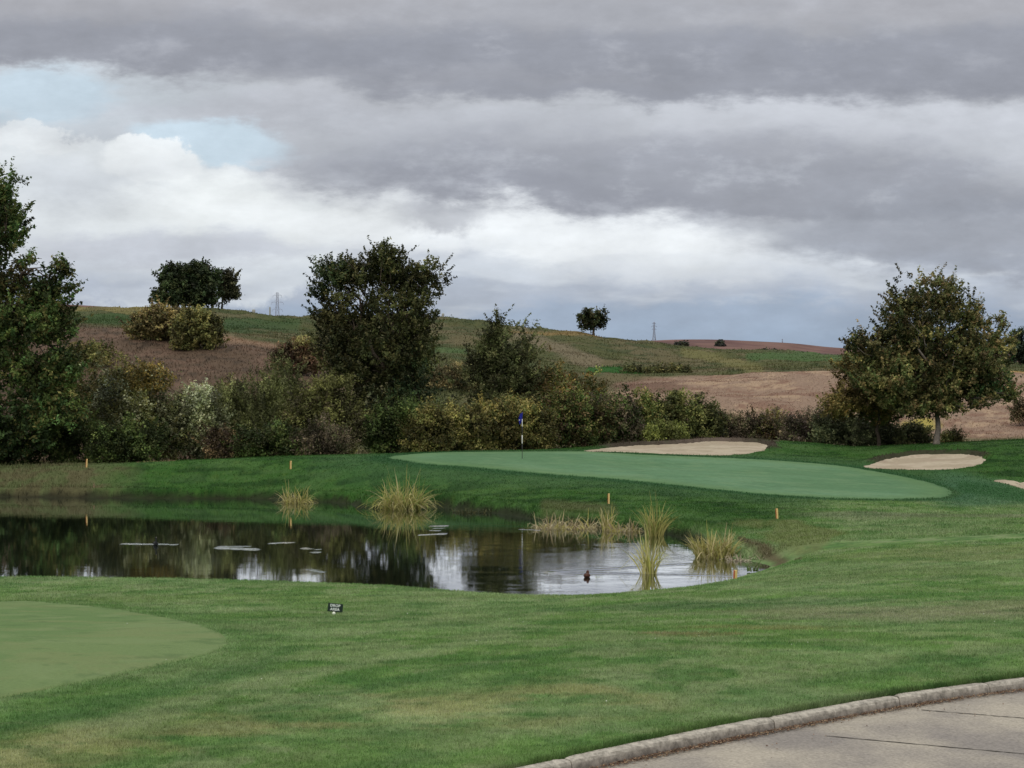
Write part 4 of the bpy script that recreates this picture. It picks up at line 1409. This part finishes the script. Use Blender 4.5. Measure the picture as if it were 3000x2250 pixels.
shrub("shrub", "low bright yellow green bush in front of the hedge behind the long bunker", 1437, 95.5, 916, 90, 4200, .12, [(.115, .140, .045), (.085, .108, .036), (.15, .17, .06)], 37)
shrub("shrub", "rounded olive green shrub behind the long bunker, wider of the two", 1470, 98.5, 843, 175, 12000, .14, [(.068, .080, .030), (.050, .064, .024), (.095, .10, .042), (.036, .05, .02)], 38)
shrub("shrub", "green brown shrub behind the long bunker just left of the widest one", 1385, 98, 843, 110, 7000, .14, G_OLIVE + G_DARK[:2], 39)
shrub("shrub", "leafless mauve brown bush above the right end of the long bunker", 1580, 99.5, 887, 95, 5500, .12, G_MAUVE, 40, upright=.4)
shrub("shrub", "brown green bush in the low hedge past the long bunker's right end", 1660, 100, 884, 110, 6000, .13, G_MAUVE[:2] + G_OLIVE[:2] + [(.11, .07, .04)], 41)
shrub("shrub", "purple grey bush in the low hedge midway between the two bunkers", 1735, 98.5, 886, 100, 6000, .13, G_MAUVE + [(.085, .07, .075)], 42, upright=.3)
shrub("shrub", "dark bluish green bush below the small browning tree", 1820, 97, 894, 110, 7000, .13, [(.040, .055, .034), (.055, .068, .040), (.075, .085, .05)], 43)
shrub("shrub", "grey green bush between the browning tree and the pale forked trunk", 1895, 96, 908, 105, 5500, .13, [(.062, .075, .042), (.085, .095, .055), (.045, .05, .03)], 44)
shrub("shrub", "low scrubby bush just left of the pale forked trunk", 1968, 96, 920, 80, 3600, .12, [(.062, .075, .035), (.085, .085, .04), (.045, .05, .03)], 45)
shrub("shrub", "small weedy bush just right of the pale forked trunk", 2058, 96, 936, 45, 1500, .11, [(.072, .085, .035), (.10, .085, .04)], 46)
shrub("shrub", "dark scrub patch on the bare slope at the right edge", 2215, 112, 858, 60, 2200, .13, [(.07, .06, .04), (.05, .055, .03), (.09, .07, .05)], 47, group=None)
HG = "bushes on the left hillside"
shrub("hillside_bush", "tan topped bush on the brown slope, left one below the wide oak", 352, 158, 658, 122, 11000, .24,  [(.12, .105, .048), (.155, .130, .065), (.085, .068, .042), (.07, .075, .034)], 48, group=HG, clump=.5, baseY=733)
shrub("hillside_bush", "green rounded bush on the brown slope, right one below the wide oak", 428, 152, 666, 96, 8500, .23, [(.085, .092, .036), (.120, .112, .048), (.052, .060, .024)], 49, group=HG, clump=.5, baseY=752)
shrub("hillside_bush", "dark red brown bush on the hillside left of the tallest tree", 643, 138, 732, 92, 6500, .2, G_BROWN + [(.08, .045, .035)], 50, group=HG, clump=.45, baseY=806,
      tints=[(.4, .9, .6, .1, .8, (.14, .14, .06))])
shrub("hillside_bush", "sparse olive bush on the slope right behind the left edge tree", 190, 128, 742, 90, 3600, .18, G_OLIVE, 51, group=HG, clump=.45, baseY=790)
for i, (x, d, top, w, lab) in enumerate([(1370, 166, 797, 44, "low dark scrub, left one in the row below the middle hill"), (1425, 165, 796, 54, "low dark scrub, middle one in the row below the middle hill"),
                                         (1472, 164, 798, 34, "low dark scrub, right one in the row below the middle hill")]):
    shrub("hillside_bush", lab, x, d, top, w, 800, .22, [(.060, .072, .034), (.045, .05, .026), (.09, .085, .04)], 60 + i, group="scrub row at the foot of the middle hill", clump=.5, spike=0, baseY=806)


def far_bush(x, d, y_base, top, width, label, seed):
    rng = np.random.RandomState(seed)
    base = (W(x, d), d, zy(y_base, d))
    root = thing("distant_bush", label, "bush", base, "dark bushes on the far reddish hill")
    R = width * .5 * d * KK; H = (y_base - top) * d * KK
    lobes = [(-.4 * R, 0, H * .5, R * .6, R * .5, H * .5, 1, None), (.4 * R, 0, H * .45, R * .6, R * .5, H * .5, 1, None), (0, 0, H * .6, R * .5, R * .5, H * .45, 1, None)]
    V, C = leaf_cloud(lobes, 900, 1.3, [(.040, .048, .055), (.055, .060, .060), (.05, .06, .04)], rng, clump=1.2)
    foliage("foliage", V, C, root)
    tube_mesh("stems", [limb((0, 0, -1), (0, 0, H * .6), .4, .1, random.Random(seed), .05, 3)], m_bark, root, 5)


far_bush(1472, 800, 748, 739, 36, "longer dark bush on the far reddish hill, left of the round one", 70)
far_bush(1557, 840, 752, 737, 19, "small round dark bush on the far reddish hill", 71)
far_bush(1660, 700, 768, 757, 50, "faint low bush at the foot of the far reddish hill", 72)

# ------------------------------------------------------------------ reeds
m_reed = material("reed_blades", attr=True, rough=.6, spec=.3, trans=.2)


def reed_clump(label, x, y, w, h, n, seed, pal, lean=.5, broken=.3, tall=0, name="reed_clump", z0=-.05, fan=.5):
    rng = np.random.RandomState(seed)
    px, d = wp(x, y)
    root_z = 0.0
    R = w * .5 * d * KK; H = h * d * KK
    V, Fc, C = [], [], []
    for i in range(n):
        a = rng.rand() * 2 * np.pi; r = R * fan * math.sqrt(rng.rand())
        bx, by = r * math.cos(a), r * math.sin(a) * .6
        hh = H * rng.uniform(.55, 1.05)
        ln = lean * rng.rand() ** .8
        dirn = a + rng.randn() * .7
        if rng.rand() < .5:
            dirn = 0.0 if rng.rand() < .5 else np.pi
        kink = rng.rand() < broken
        if i < tall:
            hh = H * rng.uniform(1.15, 1.4); ln *= .15; kink = False
        wd = rng.uniform(.012, .026)
        ax = rng.rand() * np.pi
        wx, wy = math.cos(ax) * wd, math.sin(ax) * wd
        base = len(V)
        m = 6; p = np.array([bx, by, z0]); th = ln * .35
        kp = rng.randint(2, 5)
        c = np.array(pal[rng.randint(len(pal))]) * rng.uniform(.7, 1.3)
        for k in range(m + 1):
            f = 1 - (k / m) ** 2 * .85
            V.append((p[0] - wx * f, p[1] - wy * f, p[2])); V.append((p[0] + wx * f, p[1] + wy * f, p[2]))
            C.append(c); C.append(c)
            th += ln * .28
            if kink and k == kp:
                th += rng.uniform(.6, 1.5)
            st = hh / m
            p = p + np.array([math.sin(th) * math.cos(dirn), math.sin(th) * math.sin(dirn), math.cos(th)]) * st
            if p[2] < .01:
                p[2] = .01
        for k in range(m):
            q = base + 2 * k
            Fc.append((q, q + 1, q + 3, q + 2))
    o = mesh_np(name, np.array(V), np.array(Fc), m_reed, np.array(C), loc=(px, d, root_z))
    tag(o, label, "reeds", "reed clumps along the pond")
    return o


RY = [(.36, .33, .10), (.42, .38, .15), (.30, .30, .08), (.48, .42, .22)]
RG = [(.20, .26, .06), (.32, .32, .09), (.42, .38, .14)]
RD = [(.36, .31, .17), (.28, .22, .12), (.45, .40, .25)]
reed_clump("arching yellow reed clump by the second stake on the far shore", 640, 1087, 105, 44, 170, 1, RY, 1.5, .2, 2)
reed_clump("largest spiky reed clump on the far shore below the green's left tip", 868, 1100, 165, 76, 430, 2, RG + RY, 1.3, .3, 6)
reed_clump("tangled flattened dry reeds at the foot of the middle far bank", 1225, 1141, 165, 44, 280, 3, RD + RY[:1], 1.6, .7, 0, fan=.85)
reed_clump("upright thin yellow reeds between the tangled reeds and the tall clump", 1312, 1146, 44, 54, 60, 4, RY, .35, .2, 1)
reed_clump("criss-crossed drooping reeds right of the thin yellow reeds", 1352, 1148, 85, 42, 130, 14, RD + RY[:1], 1.5, .7, 0, fan=.8)
reed_clump("tall upright reed clump at the right of the far bank tangle", 1412, 1158, 76, 82, 110, 5, RG + RY[:1], .6, .3, 3)
reed_clump("reed clump standing alone in open water with crossing stalks", 1402, 1240, 58, 90, 66, 6, [(.38, .38, .10), (.45, .42, .18)], .55, .25, 4, fan=.6)
reed_clump("dense bright yellow reed clump near the pond's right corner", 1543, 1204, 115, 64, 290, 7, RY, .75, .2, 3, fan=.75)
reed_clump("pale dry bent reeds right of the dense yellow clump", 1620, 1210, 110, 26, 90, 8, [(.42, .36, .26), (.50, .45, .34), (.3, .25, .17)], 1.7, .6, 0, fan=.9)
reed_clump("sparse green blades on the near bank beside the leaning stake", 1625, 1236, 50, 26, 16, 9, [(.10, .16, .05), (.16, .2, .07)], 1.0, .2, 0, z0=.02)
reed_clump("small tan weed tuft beside the leftmost stake", 208, 1072, 26, 26, 70, 10, [(.26, .17, .11), (.32, .22, .14)], .8, .4, 0, name="weed_tuft", z0=.1)
reed_clump("low dark green sedge mat at the waterline right of the largest reed clump", 1020, 1107, 85, 14, 300, 11, [(.03, .045, .015), (.05, .06, .02), (.08, .08, .03)], 1.2, .2, 0, name="sedge_mat", fan=.95)

# ------------------------------------------------------------------ hazard stakes
m_stake = material("stake_paint", (.74, .54, .22), .7, .3, nscale=18, namt=.12)
m_stake_red = material("stake_side_red", (.45, .13, .05), .7, .3)  # redder tone for the strip on the left side


def stake(label, x, y_base, h_px, d, seed):
    rr = random.Random(seed)
    px = W(x, d)
    z = float(zf([px], [d])[0])
    root = thing("hazard_stake", label, "stake", (px, d, z - .03), "painted stakes around the pond")
    root.rotation_euler = (rr.uniform(-.05, .05), rr.uniform(-.06, .06), rr.uniform(-.3, .3))
    H = h_px * d * KK + .03; w = .038

    def box(x0, x1, y0, y1, z0, z1, name, mat, bev):
        import bmesh
        bm = bmesh.new()
        vs = [bm.verts.new(c) for c in ((x0, y0, z0), (x1, y0, z0), (x1, y1, z0), (x0, y1, z0), (x0, y0, z1), (x1, y0, z1), (x1, y1, z1), (x0, y1, z1))]
        for f in ((0, 3, 2, 1), (4, 5, 6, 7), (0, 1, 5, 4), (1, 2, 6, 5), (2, 3, 7, 6), (3, 0, 4, 7)):
            bm.faces.new([vs[i] for i in f])
        bmesh.ops.bevel(bm, geom=bm.edges[:], offset=bev, segments=2, affect='EDGES')
        me = bpy.data.meshes.new(name); bm.to_mesh(me); bm.free(); me.materials.append(mat)
        o = bpy.data.objects.new(name, me); coll.objects.link(o); o.parent = root
    box(-w * .55, w, -w, w, -.2, H, "post", m_stake, .006)
    box(-w - .004, -w * .55 - .001, -w, w, -.2, H - .01, "side_strip", m_stake_red, .003)


stake("leftmost yellow stake beside a tan weed tuft on the far shore", 187, 1037, 18, 75, 1)
stake("second yellow stake from the left, behind the arching reed clump", 628, 1053, 18, 73.2, 2)
stake("yellow stake in the middle, below the edge of the putting green", 1315, 1074, 22, 58.5, 3)
stake("yellow stake on the brown bank past the pond's right corner", 1679, 1137, 22, 51, 4)
stake("lowest yellow stake, on the near bank at the pond's right end", 1588, 1255, 24, 37.0, 5)

# ------------------------------------------------------------------ flagstick
m_pole_w = material("flagstick_white", (.75, .75, .72), .5, .4, nscale=10, namt=.05)
m_pole_d = material("flagstick_dark", (.03, .035, .03), .5, .4, nscale=10, namt=.1)
m_flag = material("blue_flag_cloth", (.020, .028, .30), .8, .2, nscale=12, namt=.2)
m_flagw = material("flag_number_white", (.55, .6, .7), .8, .2)


def flagstick():
    gx, d = ground_at(1128, 991, 66, 84)
    z = float(zf([gx], [d])[0]) + .02
    root = thing("flagstick", "golf flagstick with limp blue flag standing on the green", "flagstick", (gx, d, z))
    sc = d * KK
    b = 991

    def zz(y):
        return (b - y) * sc
    for nm, y0, y1, mt, r in (("pole", 991, 959, m_pole_d, .016), ("pole_band", 959, 941, m_pole_w, .022), ("pole_band", 941, 922, m_pole_d, .020), ("pole_band", 922, 906, m_pole_w, .022), ("pole_tip", 906, 890, m_pole_d, .012)):
        tube_mesh(nm, [([(0, 0, zz(y0)), (0, 0, zz((y0 + y1) / 2)), (0, 0, zz(y1))], [r, r, r])], mt, root, 10)
    # limp cloth hanging down the pole in folds
    nu, nv = 14, 12
    V = []
    for j in range(nv + 1):
        t = j / nv
        zc = zz(891) - t * (zz(891) - zz(910)) 
        wid = .07 + .15 * math.sin(math.pi * min(1, .15 + t * .7))
        for i in range(nu + 1):
            s_ = i / nu
            V.append((-.012 - wid * s_ * (.95 - .2 * t) + .045 * (1 - t), -.03 + .045 * math.sin(s_ * 9 + t * 2) * (.3 + s_), zc - .10 * s_ * (1 + t)))
    Fc = grid_faces(nv + 1, nu + 1)
    o = mesh_np("flag", np.array(V), Fc, m_flag, parent=root, smooth=True)
    sm = o.modifiers.new("thickness", 'SOLIDIFY'); sm.thickness = .004
    V2 = [(-.16, -.075, zz(909.5)), (-.11, -.08, zz(909)), (-.11, -.08, zz(906.5)), (-.16, -.075, zz(907.5))]
    o2 = mesh_np("flag_corner", np.array(V2), np.array([[0, 1, 2, 3]]), m_flagw, parent=root)
    s2 = o2.modifiers.new("thickness", 'SOLIDIFY'); s2.thickness = .004
    # the cup liner
    tube_mesh("cup_rim", [([(0, 0, -.03), (0, 0, .003)], [.054, .054])], m_pole_d, root, 16)


flagstick()

# ------------------------------------------------------------------ drop area sign
m_sign = material("dark_green_sign", (.006, .022, .014), .5, .4, nscale=20, namt=.15)
m_letter = material("sign_lettering_white", (.70, .76, .74), .6, .2)
m_ball = material("white_marker", (.78, .82, .70), .5, .4, nscale=30, namt=.06)


def drop_sign():
    import bmesh
    gx, d = ground_at(723, 1322, 20, 36)
    z = float(zf([gx], [d])[0])
    sc = d * KK
    root = thing("drop_area_sign", "small black sign lettered DROP AREA standing low in the near lawn", "sign", (gx, d, z))
    root.rotation_euler = (math.radians(-6), math.radians(6), math.radians(4))
    w, h = 32.5 * sc, 18 * sc
    zc = 13 * sc
    bm = bmesh.new()
    bmesh.ops.create_cube(bm, size=1)
    for v in bm.verts:
        v.co = Vector((v.co.x * w, v.co.y * .018, v.co.z * h + zc))
    bmesh.ops.bevel(bm, geom=bm.edges[:], offset=.004, segments=2, affect='EDGES')
    me = bpy.data.meshes.new("board"); bm.to_mesh(me); bm.free(); me.materials.append(m_sign)
    o = bpy.data.objects.new("board", me); coll.objects.link(o); o.parent = root
    for txt, dz in (("DROP", .235), ("AREA", -.20)):
        cu = bpy.data.curves.new("lettering", 'FONT'); cu.body = txt; cu.align_x = 'CENTER'; cu.align_y = 'CENTER'
        cu.size = h * .44; cu.extrude = .002; cu.offset = .0022; cu.space_character = 1.05
        cu.materials.append(m_letter)
        tmp = bpy.data.objects.new("lettering_outline", cu)
        lm = bpy.data.meshes.new_from_object(tmp); bpy.data.objects.remove(tmp)
        if not lm.materials:
            lm.materials.append(m_letter)
        t = bpy.data.objects.new("lettering", lm); coll.objects.link(t); t.parent = o
        t.location = (-.02 * w, -.0125, zc + h * dz); t.rotation_euler = (math.radians(90), 0, 0)
    tube_mesh("stake", [([(.02, .016, -.12), (.02, .016, zc)], [.010, .010])], m_sign, root, 8)
    # white round marker just in front
    gx2, d2 = ground_at(722, 1325, 20, 36)
    z2 = float(zf([gx2], [d2])[0])
    bm = bmesh.new(); bmesh.ops.create_icosphere(bm, subdivisions=3, radius=.03)
    for v in bm.verts:
        v.co.z = v.co.z * 1.1 + .035
        v.co.x *= 1.05 - v.co.z * 2
    me = bpy.data.meshes.new("ball_marker"); bm.to_mesh(me); bm.free(); me.materials.append(m_ball)
    me.polygons.foreach_set("use_smooth", np.ones(len(me.polygons), dtype=bool))
    o = bpy.data.objects.new("ball_marker", me); coll.objects.link(o); o.location = (gx2, d2 - .05, z2)
    tag(o, "white ball shaped marker lying in the grass right below the sign", "ball marker")


drop_sign()

# ------------------------------------------------------------------ water birds
m_feather_b = material("brown_feathers", (.075, .032, .022), .8, .2, nscale=30, namt=.4)
m_feather_d = material("black_feathers", (.010, .011, .012), .7, .3, nscale=30, namt=.3)
m_bill = material("bill", (.10, .08, .05), .5, .4)


def bird(label, name, x, y, heading, scale, mat, neck, body_w=.085):
    px, d = wp(x, y)
    root = thing(name, label, "bird", (px, d, 0))
    root.rotation_euler = (0, 0, heading); root.scale = (scale,) * 3
    # stations along the bird: (x, z, half width, half height)
    st = [(-.20, .065, .004, .004), (-.17, .058, .030, .012), (-.12, .050, .060, .038), (-.05, .045, body_w, .058), (.03, .045, body_w, .062), (.09, .050, .066, .055),
          (.125, .068, .040, .042)]
    if neck:
        st += [(.135, .105, .024, .020), (.130, .150, .020, .018), (.128, .195, .020, .020), (.138, .225, .026, .024), (.162, .232, .022, .019), (.185, .230, .010, .009)]
    else:
        st += [(.135, .100, .036, .028), (.140, .125, .036, .030), (.160, .140, .033, .030), (.180, .138, .022, .020), (.192, .134, .008, .008)]
    V, Fc = [], []
    n = 14
    for i, (sx, sz, hw, hh) in enumerate(st):
        a = st[max(i - 1, 0)]; b = st[min(i + 1, len(st) - 1)]
        t = Vector((b[0] - a[0], 0, b[1] - a[1])).normalized(); up = Vector((-t.z, 0, t.x))
        for k in range(n):
            q = 2 * math.pi * k / n
            V.append(tuple(Vector((sx, math.cos(q) * hw, sz)) + up * math.sin(q) * hh))
    for i in range(len(st) - 1):
        for k in range(n):
            k2 = (k + 1) % n
            Fc.append((i * n + k, i * n + k2, (i + 1) * n + k2, (i + 1) * n + k))
    Fc.append(tuple(range(n - 1, -1, -1))); Fc.append(tuple((len(st) - 1) * n + k for k in range(n)))
    me = bpy.data.meshes.new("body"); me.from_pydata(V, [], Fc); me.materials.append(mat)
    me.polygons.foreach_set("use_smooth", np.ones(len(me.polygons), dtype=bool)); me.update()
    o = bpy.data.objects.new("body", me); coll.objects.link(o); o.parent = root
    e = st[-1]
    tube_mesh("bill", [([(e[0] - .008, 0, e[1]), (e[0] + .022, 0, e[1] - .004), (e[0] + .048, 0, e[1] - .009)], [.011, .010, .004])], m_bill, root, 8)
    for sgn in (-1, 1):
        Vw = []
        for i in range(9):
            t = i / 8
            for k in range(5):
                u = k / 4
                Vw.append((-.16 + .22 * t, sgn * (body_w * .98 * math.sin(math.pi * (.18 + .72 * t)) * (1 - .45 * u) + .003), .045 + .055 * u * math.sin(math.pi * (.1 + .8 * t)) + .012))
        mesh_np("wing", np.array(Vw), grid_faces(9, 5), mat, parent=root, smooth=True)
    return root


bird("small brown duck seen from behind swimming in the bright water", "duck", 1268, 1247, math.radians(80), 1.0, m_feather_b, False)
bird("dark long necked water bird on the shaded left half of the pond", "cormorant", 336, 1178, math.radians(-70), 1.15, m_feather_d, True, .05)

# ------------------------------------------------------------------ pylons
m_steel = material("galvanised_steel", (.24, .25, .30), .6, .3, nscale=.2, namt=.1)


def pylon(label, x, d, top_y, base_y, seed, arms=3, r=.30):
    bz = zy(base_y, d)
    root = thing("transmission_tower", label, "pylon", (W(x, d), d, bz), "steel pylons beyond the ridge")
    H = (base_y - top_y) * d * KK
    paths = []
    lv = [0, .18, .34, .48, .60, .70, .79, .87, .94, 1.0]

    def hw(t):
        return H * (.075 * (1 - t) ** 1.8 + .018)
    for sx in (-1, 1):
        for sy in (-1, 1):
            paths.append(([(sx * hw(t), sy * hw(t), H * t) for t in lv], [r * (1 - .4 * t) for t in lv]))
    for a, b in zip(lv[:-1], lv[1:]):
        for sy in (-1, 1):
            paths.append(([(-hw(a), sy * hw(a), H * a), (hw(b), sy * hw(b), H * b)], [r * .5, r * .5]))
            paths.append(([(hw(a), sy * hw(a), H * a), (-hw(b), sy * hw(b), H * b)], [r * .5, r * .5]))
            paths.append(([(sy * hw(a), -hw(a), H * a), (sy * hw(b), hw(b), H * b)], [r * .5, r * .5]))
            paths.append(([(-hw(b), sy * hw(b), H * b), (hw(b), sy * hw(b), H * b)], [r * .5, r * .5]))
    tube_mesh("lattice_mast", paths, m_steel, root, 4)
    for k in range(arms):
        t = .95 - k * .14
        L = H * (.085, .12, .10)[k % 3]
        for sg in (-1, 1):
            tube_mesh("cross_arm", [([(sg * hw(t), 0, H * t), (sg * L, 0, H * (t - .012))], [r * .7, r * .5]), ([(sg * hw(t), 0, H * (t + .035)), (sg * L, 0, H * (t - .012))], [r * .6, r * .4]),
                                    ([(sg * L, 0, H * (t - .012)), (sg * L, 0, H * (t - .05))], [r * .6, r * .6])], m_steel, root, 4)


pylon("tallest lattice pylon on the skyline left of the tallest tree", 599, 1600, 632, 742, 1, r=.19)
pylon("faint lattice pylon whose top shows above the slender feathery tree", 1075, 1600, 664, 752, 2, r=.18)
pylon("short grey lattice pylon standing where the far reddish hill begins", 1413, 1600, 696, 741, 3, r=.28)
pylon("tiny pylon peeking over the crest of the far reddish hill", 1690, 1600, 732, 747, 4, arms=1, r=.24)

# ------------------------------------------------------------------ small ridge posts
m_post = material("weathered_post", (.36, .36, .32), .8, .2, nscale=8, namt=.2)


def post(label, x, d, h, w):
    b = place(x, d)
    root_o = tube_mesh("marker_post", [([(0, 0, -.3), (0, 0, h * .5), (0, 0, h * .94), (0, 0, h)], [w, w, w, w * .6])], m_post, None, 8)
    root_o.location = tuple(b)
    tag(root_o, label, "post", "small posts on the ridge")


post("pale stubby post on the ridge between the small oak and the pylon", 548, 254, .95, .28)
post("thin dark post on the slope just under the ridge below the pylon", 583, 236, 1.5, .12)
post("pale stubby post on the ridge just right of the tallest tree", 957, 256, .6, .22)

# ------------------------------------------------------------------ leaf litter, flowers
m_litter = material("dead_leaf_litter", attr=True, rough=.9, spec=.1)


def litter():
    P = smooth_poly(KERB, 3000, closed=False); L = np.r_[0, np.cumsum(np.hypot(*np.diff(P, axis=0).T))]
    i0 = L[np.argmin(np.abs(P[:, 1] - 10.6) + (P[:, 0] > 2) * 99)]
    n = 5200
    k = rs.rand(n) * 7.5
    dens = fbm(k * 1.1, k * 0 + 3, 3, 6)
    keep = dens > .40 + .25 * rs.rand(n) - .15
    k = k[keep]; n = len(k)
    t = i0 + k
    px, py = np.interp(t, L, P[:, 0]), np.interp(t, L, P[:, 1])
    qx, qy = np.interp(t + .05, L, P[:, 0]), np.interp(t + .05, L, P[:, 1])
    tx, ty = (qx - px) / .05, (qy - py) / .05
    off = .122 + np.abs(rs.randn(n)) * .040 + (rs.rand(n) < .02) * rs.rand(n) * .6
    X, Y = px + ty * off, py - tx * off
    sz = .004 + rs.rand(n) * .010
    z = PATH_Z + .006 + rs.rand(n) * .018 * (off < .25)
    a = rs.rand(n) * 6.28
    V = np.empty((n, 4, 3))
    for q in range(4):
        V[:, q, 0] = X + np.cos(a + q * 1.57) * sz * (1, .6, 1, .6)[q]
        V[:, q, 1] = Y + np.sin(a + q * 1.57) * sz * (1, .6, 1, .6)[q]
        V[:, q, 2] = z + rs.rand(n) * .010
    pal = np.array([(.16, .09, .055), (.22, .14, .09), (.11, .065, .045), (.30, .22, .14)])
    C = np.repeat(pal[rs.randint(0, 4, n)], 4, axis=0)
    o = mesh_np("leaf_litter", V.reshape(-1, 3), np.arange(4 * n).reshape(-1, 4), m_litter, C)
    kind(o, "stuff")
    # tiny white clover heads dotted over the lawn
    V, Fc = [], []
    pts = [(985, 2050), (0, 0)]
    rr = random.Random(8)
    spots = [(690, 1512), (1310, 2065 * .7373), (1510, 1872 * .7373), (1540, 1383), (1600, 1390), (1710, 1400), (1745, 1395), (2125, 1330), (1870, 1310), (1365, 1390), (1080, 1420), (880, 1330), (900, 1333), (1100, 1345), (1130, 1352)]
    for i in range(6):
        spots.append((rr.uniform(100, 2150), rr.uniform(1310, 1480)))
    for x, y in spots:
        gx, d = ground_at(x, y, 10, 40)
        if sdist(np.array([gx]), np.array([d]), PATH)[0] > -.1:
            continue
        z = float(zf([gx], [d])[0]) + .035
        r = rr.uniform(.004, .008) * (1 + d / 50)
        b = len(V)
        V += [(gx + r * math.cos(a), d + r * math.sin(a), z) for a in (0, 1.57, 3.14, 4.71)] + [(gx, d, z + r), (gx, d, z - r)]
        for q in range(4):
            Fc += [(b + q, b + (q + 1) % 4, b + 4), (b + (q + 1) % 4, b + q, b + 5)]
    me = bpy.data.meshes.new("clover_flowers"); me.from_pydata(V, [], Fc); me.materials.append(material("clover_white", (.50, .54, .42), .8, .2))
    o = bpy.data.objects.new("clover_flowers", me); coll.objects.link(o); kind(o, "stuff")


litter()
